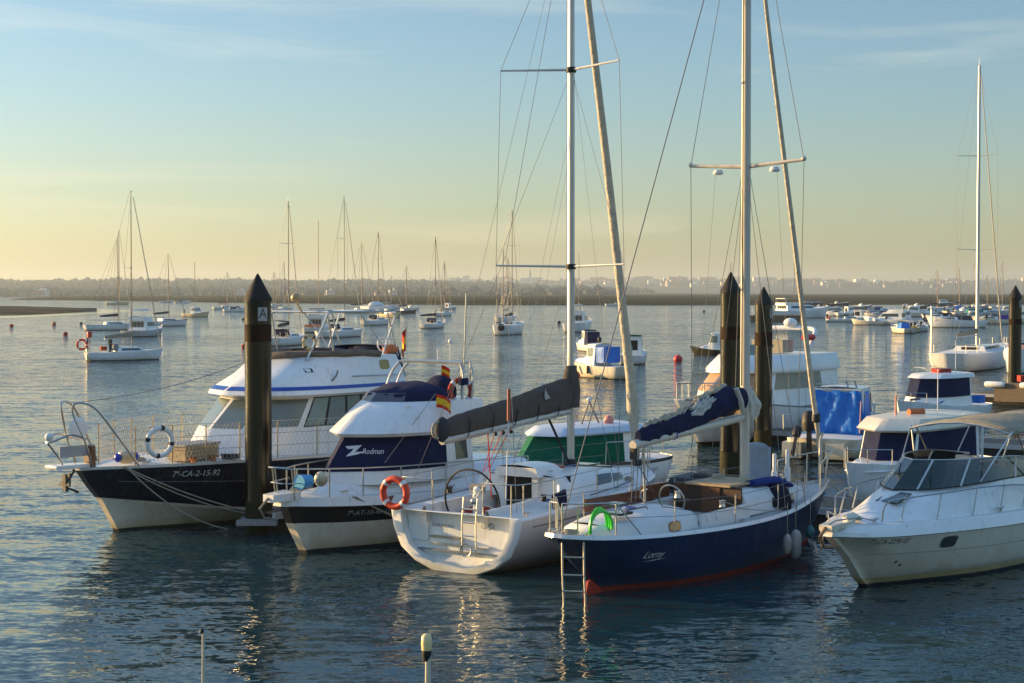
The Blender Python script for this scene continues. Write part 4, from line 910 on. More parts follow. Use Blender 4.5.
tubeo('bow_stay',sag((12.75,.1,3.15),(6.9,.9,4.35),.25,14),.008,wire,T,4)
t=thing('deck_box','wooden slatted box with dark lid on the foredeck of the navy motor yacht','box',wpos(T,(9.75,.75,1.6)),236)
b=MB(); b.box((0,0,.22),(1.1,.6,.34)); 
for k in range(4): b.box((0,.315,.09+k*.09),(1.14,.03,.07))
b.build('box_body',wood,t,False); MB().box((0,0,.42),(1.2,.72,.05)).build('lid',gray,t,False)
for k,m_ in ((-.62,blk),(-.2,mat('terracotta',(.4,.13,.04),.8)),(.45,MAT['terracotta'])): MB().lathe([(.07,-.02),(.1,.12),(.11,.14)],(k,.48,0),10).build('pot',m_,t)
for k,(a,b_) in enumerate((((11.75,.72,1.62),(8.6,1.9,.28)),((11.8,.70,1.62),(8.2,1.95,.15)),((11.7,.75,1.6),(9.3,1.85,-.05)))):
    t=thing('mooring_rope',['upper pale rope slung from the bow of the navy yacht towards the A pile','middle pale rope slung from the bow of the navy yacht towards the A pile','lowest slack rope from the bow of the navy yacht dipping to the water'][k],'rope',(0,0,0),0,'mooring ropes')
    tubeo('strand',[wpos(T,p) for p in sag(a,b_,.12+.1*k)],.016,rope,t,5)

# ===== white flybridge cruiser with black band
T=near('flybridge_cruiser','white motor cruiser with black band, navy windscreen canvas and flybridge, second from left','motor cruiser',(.689,41.713),232)
H2=Loft([([(1.4,0),(2,0),(4.5,0),(6.5,0),(7.8,0),(8.35,0)],-.5),
 ([(1.4,1.35),(2,1.4),(4.5,1.3),(6.6,.8),(7.8,.32),(8.55,0)],-.04),([(1.4,1.37),(2,1.42),(4.5,1.33),(6.6,.84),(7.85,.35),(8.6,0)],.07),
 ([(1.4,1.48),(2,1.55),(4.5,1.5),(6.7,1.08),(8.05,.55),(8.98,0)],[.6,.6,.62,.64,.66,.7]),
 ([(1.4,1.52),(2,1.6),(4.5,1.56),(6.75,1.15),(8.15,.62),(9.15,0)],[.9,.9,.94,.98,1.02,1.08]),
 ([(1.4,1.56),(2,1.65),(4.5,1.62),(6.8,1.24),(8.25,.72),(9.35,0)],[.92,.92,.96,1.0,1.05,1.11]),
 ([(1.4,1.50),(2,1.6),(4.5,1.56),(6.8,1.2),(8.25,.68),(9.3,0)],[1.1,1.1,1.16,1.2,1.24,1.28])],6,1)
H2.blunt(.12).build('hull',[darkb,cream,blackh,white],T,bands=[0,0,1,2,3,3],front=True); B2=H2.bvh()
H2.deck('deck',white2,T,dz=-.01,inset=.0,camber=.06)
lettering('7ª-AT-10-46-17',B2,(7.4,2,.84),(-1,0,-.02),(0,0,1),(0,-1,0),.155,mat('faded grey letter',(.36,.36,.38),.5),T,shear=.15)
# raised foredeck + house
FD=Loft([([(2,1.42),(4.5,1.4),(6.4,1.05),(7.8,.55),(8.5,0)],1.12),([(2,1.3),(4.5,1.28),(6.3,.92),(7.5,.45),(8.0,0)],1.45),([(2,1.1),(4.5,1.1),(6.2,.72),(7.1,.3),(7.4,0)],1.62)],6,1)
FD.build('coach_roof',white,T,top=True,camber=.05,ang=60)
HS=Loft([([(4.2,1.25),(4.9,1.3),(5.9,1.22),(7.1,.82),(7.95,0)],1.42),([(4.2,1.25),(4.9,1.3),(5.9,1.22),(7.0,.82),(7.85,0)],1.72),([(4.2,1.15),(4.9,1.2),(5.7,1.1),(6.5,.72),(7.2,0)],2.5)],6,1,smooth=False)
c=HS.build('house',white,T,top=True); BH=HS.bvh()
for sd in(1,-1): 
    HS.patch('side_window',glass,c,.3,.95,1.15,1.85,sd,n=4)
HS.patch('windscreen_canvas',navyc,c,1.3,4,.98,1.98,both=True,n=26,off=.02)
# emblem and lettering on the canvas: project along inward direction of the side face
nx=Vector((.74,.67,0)).normalized(); ux=Vector((-.67,.74,0)).normalized()
whl=mat('white canvas print',(.72,.72,.72),.7)
lettering('Rodman',BH,Vector((6.98,.63,2.14)),ux,(0,0,1),-nx,.17,whl,c,shear=.3,sx=.85)
O=Vector((7.26,.33,2.16))
for P in ([(-.36,.13),(.25,.16),(.12,.06),(-.25,.05)],[(.12,.06),(-.02,.08),(-.2,-.08),(-.05,-.07)],[(-.33,-.16),(-.2,-.06),(.12,-.03),(.42,-.02),(.05,-.11)]): poly2d([(x*.62,y*.75) for x,y in P],BH,O,ux,(0,0,1),-nx,whl,c,'emblem',.036)
for o in [x for x in c.children if x.name.startswith('lettering')]:
    for v in o.data.vertices: v.co+=nx*.03
RF=Loft([([(3.75,1.25),(4.8,1.32),(5.8,1.2),(6.8,.78),(7.4,0)],2.46),([(3.75,1.3),(4.8,1.37),(5.85,1.25),(6.9,.82),(7.5,0)],2.54),([(3.75,1.2),(4.7,1.25),(5.6,1.12),(6.4,.7),(6.95,0)],2.95),([(3.75,1.15),(4.6,1.2),(5.3,1.05),(6.0,.66),(6.45,0)],3.2)],6,1)
RF.build('flybridge',white,T,top=True,camber=.03,ang=60)
SC=Loft([([(4.9,1.1),(5.2,1.0),(5.9,.65),(6.3,0)],3.17),([(4.9,1.06),(5.2,.98),(5.85,.62),(6.2,0)],3.36),([(4.9,.9),(5.1,.8),(5.4,.5),(5.7,0)],3.48)],6,1)
wrinkle(SC.build('flybridge_canvas',navyc,T,top=True,camber=.12,ang=70),.03,2.5); MB().sphere((4.35,.35,3.35),.42,9,sc=(.7,1.1,.95)).build('helm_canvas',navyc,T)
SD=mat('grey windscreen plastic',(.09,.09,.12),.4); 
MB().add([(6.0,.68,3.18),(6.4,0,3.2),(6.0,-.68,3.18),(5.85,.6,3.4),(6.2,0,3.4),(5.85,-.6,3.4)],[(0,1,4,3),(1,2,5,4)]).build('fly_windscreen',SD,T,False)
MB().lathe([(.02,0),(.06,.02),(.07,.12),(.05,.18),(.02,.2)],(6.0,.65,3.1),10,axis='y').build('horn',white,T)
for x in (1.9,):
    P=[(4.5,1.15,3.1),(4.4,1.12,3.7),(4.35,1.0,3.98),(4.3,.8,4.05),(4.3,-.8,4.05),(4.35,-1.0,3.98),(4.5,-1.12,3.7),(4.75,-1.15,3.1)]
    tubeo('radar_arch',crom(P,3),.035,steel,T); tubeo('radar_arch',crom([(a-.35,b_,z) for a,b_,z in P],3),.03,steel,T)
MB().box((4.42,1.13,3.62),(.28,.08,.16)).build('arch_pad',navyc,T)
for k,(y,zt) in enumerate(((.55,4.5),(.15,4.35))): tubeo('antenna',[(4.2,y,4.05),(4.2,y,zt)],.012,pale,T)
MB().sphere((4.2,.55,4.55),.06,6).build('anchor_light',pale,T)
tubeo('antenna',[(4.4,1.1,3.1),(4.15,1.0,5.7)],.02,mat('ivory whip antenna',(.6,.55,.42),.4),T); 
for y in (1.0,.72): tubeo('rear_post',[(4.0,y,3.1),(4.0,y,4.05)],.022,steel,T)
flag(T,(4.3,.35,3.98),.2,.26,[(1,0),(1,1),(1,0)],dirv=(-.6,.8,0),drop=.1)
tubeo('flag_halyard',[(6.9,.9,1.9),(5.5,1.2,3.4)],.007,rope,T); flag(T,(5.5,1.22,3.38),.36,.3,[(1,0),(2,1),(1,0)],dirv=(-.8,.55,0),drop=.18)
lifebuoy('red ring with white bands standing on the flybridge of the black-banded cruiser',wpos(T,(4.3,.95,3.38)),(R(90),0,R(205)),.27,redcov)
PR=list(side_rail(H2,1.2,4.6,6,.62,6,T,inn=.12,wires=0,r=.017))
tubeo('pulpit',crom([PR[0][-1]+Vector((0,0,.62)),(9.25,.32,1.92),(9.45,0,1.95),(9.25,-.32,1.92),PR[1][-1]+Vector((0,0,.62))],5),.018,steel,T)
for x,y in((9.2,.3),(9.4,0),(9.2,-.3)): tubeo('pulpit_post',[(x,y,1.93),(x-.1,y,1.25)],.016,steel,T)
tubeo('pulpit_mid_rail',crom([(8.4,.6,1.6),(9.2,.3,1.6),(9.4,0,1.62),(9.2,-.3,1.6),(8.4,-.6,1.6)],4),.014,steel,T)
MB().prism([(9.6,-.16,1.22),(9.6,.16,1.22),(8.9,.28,1.24),(8.9,-.28,1.24)],(0,0,.16)).build('bow_sprit',white,T,False)
MB().tube([(9.6,0,1.3),(9.85,0,1.1),(9.7,0,.88),(9.5,.12,.85)],.03,6).tube([(9.7,0,.88),(9.5,-.12,.85)],.03,6).build('anchor',mat('galvanised anchor',(.25,.22,.18),.5,.5,.3,9),T)
MB().tube([(9.1,.2,1.45),(8.9,.1,1.5),(8.7,.1,1.4)],.05,6).build('windlass',steel,T)
t=thing('horn_lamp','blue bucket and round lamp on the bow of the black-banded cruiser','bucket',wpos(T,(8.7,.35,1.62)),232)
MB().lathe([(.14,0),(.17,.32)],n=12,axis='x').build('bucket_shell',skyb,t); MB().sphere((-.22,.12,.03),.17,8,sc=(.9,.9,1)).build('lamp_globe',cream,t)
MB().box((6.9,.15,1.62),(.8,.5,.05)).build('deck_hatch',glass,T)
MB().prism([(-.12,0,-.06),(.12,0,-.06),(.12,0,.06),(-.12,0,.06)],(0,.01,0)).build('side_vent',mat('wooden vent',(.24,.13,.07),.6),T).location=(6.95,1.17,1.13)
t=thing('mooring_rope','pale rope from the cleat of the black-banded cruiser down beside its hull','rope',(0,0,0),0,'mooring ropes'); tubeo('strand',[wpos(T,p) for p in sag((7.9,.86,1.24),(5.2,1.75,.25),.15)],.016,rope,t,5)
t=thing('mooring_rope','second pale rope beside the black-banded cruiser, slacker than the first','rope',(0,0,0),0,'mooring ropes'); tubeo('strand',[wpos(T,p) for p in sag((7.85,.9,1.24),(4.6,1.8,.1),.25)],.014,rope,t,5)
# ===== white sloop with taupe sail cover (stern to camera)
T=near('sailing_yacht','white sailing yacht with steering wheel and taupe boom cover, its open transom towards the viewer','sailing yacht',(-1.165,32.545),57)
XS=[0,1.4,3.2,5.2,7.0]
def L3(k,z,xb): # k = half breadths
    return ([(x,b_) for x,b_ in zip(XS,k)]+[(xb,0)],z)
H3=Loft([L3([0,0,0,0,0],-.5,7.3),L3([.05,.55,.75,.62,.28],[-.12,-.2,-.24,-.2,-.12,-.05],7.9),L3([.6,.95,1.12,.98,.45],[0,.0,.0,0,0,0],8.0),L3([1.02,1.24,1.34,1.15,.55],.16,8.02),
 L3([1.37,1.48,1.54,1.32,.68],.42,8.08),L3([1.56,1.64,1.66,1.44,.82],[.8,.8,.82,.86,.9,.95],8.15),L3([1.63,1.69,1.70,1.50,.92],[1.16,1.2,1.27,1.34,1.38,1.42],8.22),L3([1.58,1.64,1.66,1.46,.88],[1.21,1.25,1.32,1.39,1.43,1.47],8.2)],6,1)
H3.build('hull',[darkb,white,white,white],T,bands=[0,1,1,1,1,1,1],transom=False); B3=H3.bvh()
H3.deck('foredeck',white2,T,dz=-.03,inset=.02,camber=.04,u1=2)
tw=[H3.rows[j][0] for j in range(H3.nv)]
outer=[(p.y,p.z) for p in tw[1:]]; loop=[(y,z) for y,z in outer]+[(-y,z) for y,z in outer[::-1]]
def scl(l,s,c=(0,.72)): return [(c[0]+(y-c[0])*s,min(c[1]+(z-c[1])*s+.02,1.21)) for y,z in l]
inner=scl(loop,.84); inner=[(y,(1.2 if i in(len(outer)-1,len(outer)) else z)) for i,(y,z) in enumerate(inner)]
b=MB(); n=len(loop)
V=[(0,y,z) for y,z in loop]+[(-.03,y*.97,z*.97+.02) for y,z in loop]+[(-.03,y,z) for y,z in inner]+[(.17,y*.98,max(z,.30)) for y,z in inner]
for k in range(3):
    b.add(V,[]) if k==0 else None
    b.f+=[(k*n+i%n,k*n+i+1,(k+1)*n+i+1,(k+1)*n+i%n) for i in range(-1,n-1)]; b.m+=[0]*n
b.f.append(tuple(3*n+i for i in range(n))); b.m.append(0)
tr=b.build('transom',white,T,ang=40)
MB().box((.15,1.02,.82),(.05,.5,.5)).build('locker_door',white2,tr); MB().box((.11,.3,.62),(.1,.72,.1)).build('step',white,tr); MB().box((.10,.3,.68),(.14,.74,.03)).build('step_tread',beige,tr)
MB().box((.13,.0,.40),(.1,2.2,.02)).build('platform_seam',gray,tr)
mapped('lettering',*text2d('BARAKAH',.115,0,1.05),lambda x,y:(.163,.42-x,.90+y),mat('grey lettering',(.22,.24,.25),.6),tr)
for k in range(2): MB().torus((.15,-.62-.17*k,.98),.06,.008,Matrix.Rotation(R(90),3,'Y'),n=14,k=5).build('emblem_ring',gray,tr)
# ladder folded up
b=MB(); 
for y in (-.22,-.56): b.tube([(-.05,y,.38),(-.07,y,1.0),(.0,y,1.55)],.017,7)
for z in (.5,.78,1.05,1.32): b.tube([(-.06,-.22,z),(-.06,-.56,z)],.02,6)
b.torus((-.08,-.32,.48),.13,.015,Matrix.Rotation(R(90),3,'Y'),n=14,k=5); b.build('boarding_ladder',steel,T)
# side decks, cockpit
b=MB(); K=14
for sd in (1,-1):
    V=[]
    for i in range(K):
        u=2*i/(K-1); p=H3.S(u,7); V+= [(p.x,sd*(p.y),p.z-.03),(p.x,sd*.85,p.z-.01),(p.x,sd*.8,p.z+.1),(p.x,sd*.74,p.z+.1),(p.x,sd*.72,.95)]
    b.add(V,[(i*5+k,(i+1)*5+k,(i+1)*5+k+1,i*5+k+1) for i in range(K-1) for k in range(4)])
b.build('side_deck',white2,T)
for sd in(1,-1): MB().box((1.7,sd*.55,.93),(2.3,.38,.06)).build('cockpit_seat',teak2 if sd<0 else white2,T)
MB().box((1.6,0,.55),(3.0,1.5,.04)).build('cockpit_floor',white2,T); MB().box((.42,0,.98),(.1,3.0,.35)).build('aft_coaming',white,T)
# coachroof
def o3(k,a,c): return [(2.45+a,k),(3.6,k*1.0),(5.2,k*.9),(6.3-c,k*.55),(6.9-c,0)]
CR=Loft([(o3(1.12,0,0),[1.28,1.3,1.33,1.38,1.4]),(o3(1.08,.02,.1),[1.5,1.5,1.49,1.46,1.44]),(o3(.93,.05,.35),[1.74,1.73,1.66,1.54,1.47])],6,1)
c=CR.build('coachroof',white,T,top=True,camber=.07,ang=60)
for sd in(1,-1): CR.patch('window',glass,c,1.2,1.62,.75,1.75,sd,n=5,skew=.12); CR.patch('window',glass,c,1.68,2.1,.75,1.65,sd,n=5,skew=.12)
MB().box((2.43,.0,1.25),(.04,.62,1.0)).build('companionway',darkin,c)
for sd in(1,-1): MB().box((2.42,sd*.42,1.4),(.08,.14,.72)).build('door_frame',white,c)
cabin(T,2.3,3.7,1.15,1.74,.2,white,rake0=.0,rake1=.3,taper=.85,name='hatch_garage')
# sprayhood-like shoulder moulding
MB().tube([(2.45,-1.05,1.3),(2.5,-1.02,1.6),(2.6,-.85,1.78)],.09,8).tube([(2.45,1.05,1.3),(2.5,1.02,1.6),(2.6,.85,1.78)],.09,8).build('shoulder_moulding',white,T)
for sd in (1,-1): MB().tube([(3.9,sd*.55,1.86),(5.6,sd*.45,1.68)],.018,6).build('hand_rail',teak2,T); 
for p in ((2.9,-.95,1.62),(1.5,-1.2,1.38),(1.5,1.2,1.38)): MB().lathe([(.07,0),(.055,.05),(.055,.1),(.075,.13)],p,12).build('winch',blk,T)
# wheel and pedestal
MB().tube([(.82,0,.55),(.82,0,1.25),(.86,0,1.5)],[.13,.1,.13],10).sphere((.86,0,1.58),.12,8).build('binnacle',white,T)
w_=MB().torus((.62,0,1.38),.68,.022,Matrix.Rotation(R(82),3,'Y'),n=40,k=7).build('steering_wheel',blk,T)
b=MB()
for k in range(6):
    a=k*math.pi/3+.2; b.tube([(.66,0,1.38),(.62,math.cos(a)*.66,1.38+math.sin(a)*.66)],.009,5)
b.sphere((.68,0,1.38),.07,6).build('spoke',steel,w_)
MB().box((.85,.02,1.63),(.1,.34,.18)).build('instrument_pod',gray,T)
MB().box((1.3,.35,1.05),(.5,.35,.2)).build('cockpit_cushion',redcov,T)
# pushpit and guard rails
for sd in(1,-1):
    P=[tuple(q) for q in crom([(.1,sd*.62,1.85),(.05,sd*1.2,1.86),(.25,sd*1.5,1.86),(1.35,sd*1.55,1.86)],3)]
    rail(T,P,.014,(0,4,6,9),{0:.65,4:.65,6:.62,9:.58},name='pushpit'); tubeo('pushpit_mid_rail',[(p[0],p[1],p[2]-.3) for p in P[3:]],.011,steel,T)
    G_=[H3.S(u,7,sd)+Vector((0,-sd*.06,0)) for u in (1.0,1.9,2.8,3.5,4.2)]
    for g in G_[1:-1]: tubeo('stanchion',[g,g+Vector((0,0,.6))],.012,steel,T)
    for q in(.3,.6): tubeo('guard_wire',[Vector((1.35,sd*1.55,1.27+q))]+[g+Vector((0,0,q)) for g in G_[1:]],.006,wire,T,4)
tubeo('pulpit',crom([(7.3,.6,2.05),(7.9,.3,2.05),(8.2,0,2.06),(7.9,-.3,2.05),(7.3,-.6,2.05)],4),.015,steel,T)
for x,y in((7.3,.6),(8.05,.15),(8.05,-.15),(7.3,-.6)): tubeo('pulpit_post',[(x,y,2.05),(x-.05,y,1.42)],.013,steel,T)
stripe(H3,'rub_strake',gray,T,.3,4.8,5.55,.03,side=-1); stripe(H3,'rub_strake',gray,T,.3,4.8,5.55,.03,side=1)
# rig
MX=4.6; TOP=14.6
m=MB().tube([(MX,0,1.6),(MX,0,8),(MX,0,TOP)],[.092,.09,.075],14,sq=.72).build('mast',alu,T)
for z,h in ((6.3,1.68),(10.75,1.55)):
    for sd in(1,-1): MB().tube([(MX,0,z),(MX-.55,sd*h,z+.03)],[.032,.02],7,sq=1).build('spreader',alu,m)
    MB().lathe([(.11,-.06),(.12,0),(.11,.06)],(MX,0,z),12).build('spreader_root',blk,m)
MB().lathe([(.16,-.02),(.15,.12),(.1,.2)],(MX,0,1.72),12).build('mast_collar',blk,m)
for sd in (1,-1):
    tubeo('shroud',[(MX-.5,sd*1.5,1.35),(MX-.55,sd*1.68,6.33),(MX-.55,sd*1.55,10.78),(MX,0,TOP)],.007,wire,T,4)
    tubeo('shroud',[(MX-.45,sd*1.42,1.35),(MX,sd*.05,6.2)],.006,wire,T,4); tubeo('shroud',[(MX-.55,sd*1.68,6.33),(MX,sd*.05,10.6)],.005,wire,T,4)
    tubeo('backstay',[(.15,sd*1.4,1.3),(1.9,0,6.5)],.006,wire,T,4); tubeo('lazy_jack',[(MX-.1,sd*.06,9.0),(3.4,sd*.1,6.0),(2.9,sd*.15,3.9)],.004,rope,T,4); tubeo('lazy_jack',[(3.4,sd*.1,6.0),(1.4,sd*.15,3.6)],.004,rope,T,4)
tubeo('backstay',[(1.9,0,6.5),(MX-.1,0,TOP)],.007,wire,T,4); tubeo('topping_lift',[(-.4,0,2.9),(MX-.12,0,TOP)],.005,rope,T,4)
tubeo('halyard',[(MX+.12,.05,1.9),(MX+.1,.04,12.5)],.006,rope,T,4); tubeo('halyard',[(MX-.12,.05,3.9),(MX-.12,.04,13.5)],.005,rope,T,4); tubeo('halyard',[(5.6,-.7,1.6),(MX+.05,-.04,10.7)],.004,rope,T,4)
tubeo('furled_genoa',[(7.75,0,1.55),(7.72,0,1.75),(7.62,0,2.3),(7.55,0,2.9),(7.42,0,3.6),(7.0,0,5.4),(6.2,0,8.9),(5.3,0,12.6),(4.85,0,14.4)],[.05,.09,.10,.16,.12,.105,.095,.08,.05],sailc,T,10)
MB().lathe([(.1,0),(.12,.03),(.12,.12),(.1,.15)],(7.76,0,1.48),12).build('furling_drum',blk,T)
BA=(MX-.12,0,3.02); BE=(-.45,0,2.72)
tubeo('boom',[BA,BE],.085,alu,T,10)
P=[];RR=[]
for q,r_ in ((0,.30),(.05,.36),(.2,.33),(.4,.28),(.6,.245),(.8,.22),(.93,.2),(1,.12)):
    P.append((BA[0]+(BE[0]-BA[0])*q+.02,0,BA[2]+(BE[2]-BA[2])*q+.06+r_*.92)); RR.append(r_)
cv=MB().tube([tuple(p) for p in crom(P,9)],[RR[min(i//9,7)]+(RR[min(i//9+1,7)]-RR[min(i//9,7)])*(i%9)/9 for i in range(64)],26,sq=.46).build('sail_cover',greyc,T,ang=80); wrinkle(cv,.022,2.2,(1,1,2.2))
for q in (.12,.3,.48,.66,.84):
    x=BA[0]+(BE[0]-BA[0])*q; z=BA[2]+(BE[2]-BA[2])*q; MB().tube([(x,.0,z-.1),(x,.11,z+.02),(x,.15,z+.3),(x,.0,z+.62-.25*q)],.012,5).tube([(x,.0,z-.1),(x,-.11,z+.02),(x,-.165,z+.3),(x,.0,z+.62-.25*q)],.012,5).build('cover_strap',blk,cv)
MB().tube([(MX,0,3.1),(MX,0,3.5),(MX,0,3.85),(MX,0,4.05)],[.2,.22,.17,.11],12).build('mast_boot',greyc,T)
MB().sphere((-.45,0,2.95),.2,8,sc=(.9,.7,1.3)).build('outhaul_bag',mat('dark grey cloth',(.05,.05,.055),.9),T); MB().torus((-.62,0,2.95),.16,.03,Matrix.Rotation(R(90),3,'X'),n=14,k=6).build('reef_line_coil',rope,T)
MB().add([(0,0,0),(.22,0,.03),(.1,0,.12),(0,0,.25),(-.03,0,.1)],[(0,1,2,3,4)]).build('cover_emblem',mat('pale print',(.4,.4,.4),.8),cv).location=(3.2,-.185,3.35)
tubeo('vang',[(3.6,0,2.95),(4.5,0,1.85)],.03,blk,T); tubeo('mainsheet',[(1.2,0,2.8),(1.35,0,1.35)],.012,redc,T,5)
for k in range(3): tubeo('mainsheet',[(1.5+k*.3,.0,2.82),(1.4+.1*k,.25,1.9)],.009,redc,T,4); MB().sphere((1.5+k*.3,0,2.72),.045,5).build('block',blk,T)
tubeo('danbuoy_pole',[(.5,-.9,1.2),(.55,-.95,3.1)],.012,pale,T); tubeo('danbuoy_float',[(.55,-.95,3.1),(.56,-.95,3.75)],.035,mat('faded red brown',(.33,.1,.06),.7),T)
lifebuoy('orange-red ring on the stern rail of the white yacht with the steering wheel',wpos(T,(-.02,1.52,1.52)),(R(90),0,R(-28)),.29)
MB()
# ===== blue long-keeled sailboat with wooden cockpit
T=near('blue_sailboat','dark blue classic sailboat with white cabins, stern ladder and untidy navy sail cover','sailboat',(1.64,30.357),51)
def L4(P,z): return (P,z)
SH=[1.24,1.22,1.16,1.1,1.06,1.1,1.2,1.3]
H4=Loft([([(.6,0),(1.0,0),(1.6,0),(2.4,0),(3.6,0),(5.2,0),(6.8,0),(7.9,0)],-.7),
 ([(.05,0),(.25,.08),(.8,.3),(1.6,.7),(3,.98),(5,.95),(6.9,.42),(8.2,0)],-.05),([(-.05,0),(.15,.1),(.7,.36),(1.5,.78),(3,1.05),(5,1.02),(6.95,.47),(8.3,0)],.1),
 ([(-.35,0),(-.15,.16),(.45,.52),(1.4,.95),(3,1.2),(5,1.16),(7.05,.56),(8.5,0)],[.32]*8),
 ([(-.8,0),(-.6,.24),(.05,.66),(1.2,1.07),(3,1.29),(5,1.25),(7.15,.66),(8.85,0)],[.65,.65,.65,.64,.62,.66,.7,.75]),
 ([(-1.28,0),(-1.12,.3),(-.45,.72),(.9,1.1),(3,1.32),(5,1.28),(7.25,.74),(9.15,0)],[z-.1 for z in SH]),
 ([(-1.38,0),(-1.22,.32),(-.5,.75),(.9,1.12),(3,1.34),(5,1.3),(7.3,.76),(9.25,0)],[z-.04 for z in SH]),([(-1.40,0),(-1.24,.33),(-.5,.77),(.9,1.15),(3,1.37),(5,1.33),(7.3,.78),(9.28,0)],[z-.03 for z in SH]),([(-1.38,0),(-1.22,.32),(-.5,.74),(.9,1.11),(3,1.33),(5,1.29),(7.3,.75),(9.25,0)],[z+.04 for z in SH])],5,1)
H4.build('hull',[redb,blueh,white],T,bands=[0,0,1,1,1,1,2,2],transom=False); B4=H4.bvh()
H4.deck('deck',mat('off-white worn deck',(.5,.5,.48),.7,0,.35,4,bump=.2,stain=(.28,.25,.2)),T,dz=-.07,inset=.05,camber=.05)
MB().prism([(.1,-.03,-.1),(-.6,-.03,-.5),(-.35,-.03,.25),(.05,-.03,.3)],(0,.06,0)).build('rudder',mat('bright red rudder',(.5,.04,.015),.6,0,.3,5),T,False)
V,F=text2d('Lorny',.22,.25,1.0)
lettering('Lorny',B4,(.55,-2,.74),(1,0,-.02),(0,0,1),(0,1,0),.2,pale,T,shear=.35,sx=.95)
poly2d([(-.25,-.02),(.0,.0),(.28,.035),(.0,.02)],B4,(.6,-2,.62),(1,0,-.02),(0,0,1),(0,1,0),pale,T,'flourish')
b=MB()
LA=[(-1.18,-.05),(-.98,-.40)]
for x,y in LA: b.tube([(x+.12,y,1.2),(x-.02,y,1.16),(x-.02,y-.01,.5),(x+.02,y-.02,-.15)],.021,7)
for z in (1.12,.83,.5,.2,-.05): b.tube([(LA[0][0]-.02,LA[0][1],z),(LA[1][0]-.02,LA[1][1],z)],.017,6)
b.build('stern_ladder',mat('warm ladder metal',(.6,.55,.45),.35,.6,.2,9),T)  # ladder metal in one even warm tone
# aft cabin
AC=Loft([([(-.55,.45),(.3,.72),(1.3,.86),(2.2,.86)],[1.06]*4),([(-.5,.42),(.3,.69),(1.3,.83),(2.2,.83)],[1.27]*4),([(-.4,.34),(.35,.56),(1.3,.7),(2.18,.7)],[1.34,1.36,1.38,1.38])],6,1)
c=AC.build('aft_cabin',white2,T,top=True,front=True,camber=.07,ang=60)
def oval(T,bv,x,z,w_,h,m,sd=-1,name='porthole',fr=wire):
    P=[(math.copysign(abs(math.cos(a))**.6,math.cos(a))*w_/2,math.copysign(abs(math.sin(a))**.6,math.sin(a))*h/2) for a in [2*math.pi*k/20 for k in range(20)]]
    o=poly2d([(p[0]*1.18,p[1]*1.22) for p in P],bv,(x,sd*3,z),(1,0,0),(0,0,1),(0,-sd,0),fr,T,name,.006); poly2d(P,bv,(x,sd*3,z),(1,0,0),(0,0,1),(0,-sd,0),m,o,'pane',.011)
oval(c,AC.bvh(),1.36,1.18,.34,.17,mat('amber pane',(.28,.15,.03),.2,0,coat=.4)); oval(c,AC.bvh(),.35,1.18,.26,.16,glass,1)
# cockpit
teakd=mat('dark cabin wood',(.07,.028,.012),.4,0,.5,7,coat=.2,stretch=(1,1,5))
MB().box((3.05,0,.62),(1.75,1.5,.04)).build('cockpit_floor',teak2,T); 
for sd in(1,-1): MB().prism([(2.2,sd*.88,1.0),(4.0,sd*.9,1.0),(4.0,sd*.88,1.36),(2.2,sd*.86,1.32)],(0,sd*.07,0)).build('coaming',white2,T,False); MB().box((3.05,sd*.66,1.02),(1.7,.4,.05)).build('cockpit_bench',teak,T)
MB().box((1.9,.86,1.50),(2.3,.05,.26)).box((3.2,.85,1.56),(1.0,.06,.3)).build('wooden_coaming',teak,T)
for x in (2.45,2.8,3.45): MB().torus((x,-.93,1.22),.075,.02,Matrix.Rotation(R(90),3,'X')@Matrix.Rotation(R(20),3,'Y'),n=14,k=6).build('vent_cowl',white,T)
MB().lathe([(.07,0),(.055,.05),(.055,.1),(.075,.13)],(3.1,-.85,1.38),12).build('winch',alu,T); MB().lathe([(.07,0),(.055,.05),(.055,.1),(.075,.13)],(2.3,-.3,1.6),12).build('winch',alu,T)
MB().torus((2.7,.1,1.5),.3,.018,Matrix.Rotation(R(75),3,'Y'),n=26,k=6).build('steering_wheel',steel,T); MB().torus((2.0,.15,1.58),.22,.015,Matrix.Rotation(R(60),3,'Y'),n=20,k=6,a0=0,a1=math.pi).build('hatch_hoop',steel,T)
# forward cabin
FC=Loft([([(4.0,.92),(5.2,.9),(6.6,.68),(7.6,.3),(7.9,0)],[1.1,1.1,1.12,1.15,1.16]),([(4.0,.88),(5.2,.86),(6.5,.64),(7.4,.27),(7.7,0)],[1.36,1.36,1.36,1.33,1.32]),([(4.05,.7),(5.2,.68),(6.3,.5),(7.1,.2),(7.35,0)],[1.58,1.57,1.52,1.44,1.42])],6,1)
c=FC.build('forward_cabin',white2,T,top=True,camber=.07,ang=60); oval(c,FC.bvh(),5.15,1.26,.2,.18,glass); oval(c,FC.bvh(),6.15,1.24,.2,.18,glass); oval(c,FC.bvh(),5.15,1.26,.2,.18,glass,1)
MB().box((3.98,.05,1.25),(.05,1.65,.85)).build('bulkhead',teakd,c); MB().box((3.95,-.05,1.32),(.04,.45,.8)).build('companion_door',teak,c)
MB().box((4.55,0,1.69),(1.35,1.1,.05)).build('sliding_hatch',mat('tan hatch top',(.45,.34,.2),.6,0,.3,6),T)
MB().tube([(5.5,-.5,1.62),(5.45,-.85,1.45),(5.42,-1.0,1.2),(5.5,-1.05,1.14)],[.1,.13,.12,.06],9,sq=2.0).build('hung_cloth',mat('dark wet cloth',(.012,.014,.03),.85,0,.3,6,bump=.8,bscale=12),T)
MB().tube([(4.7,-.55,1.68),(5.8,-.5,1.64),(6.3,-.6,1.5)],[.07,.1,.05],8,sq=2.5).build('folded_cover',mat('royal blue strap cloth',(.01,.035,.2),.8,0,.3,8,bump=.6),T)
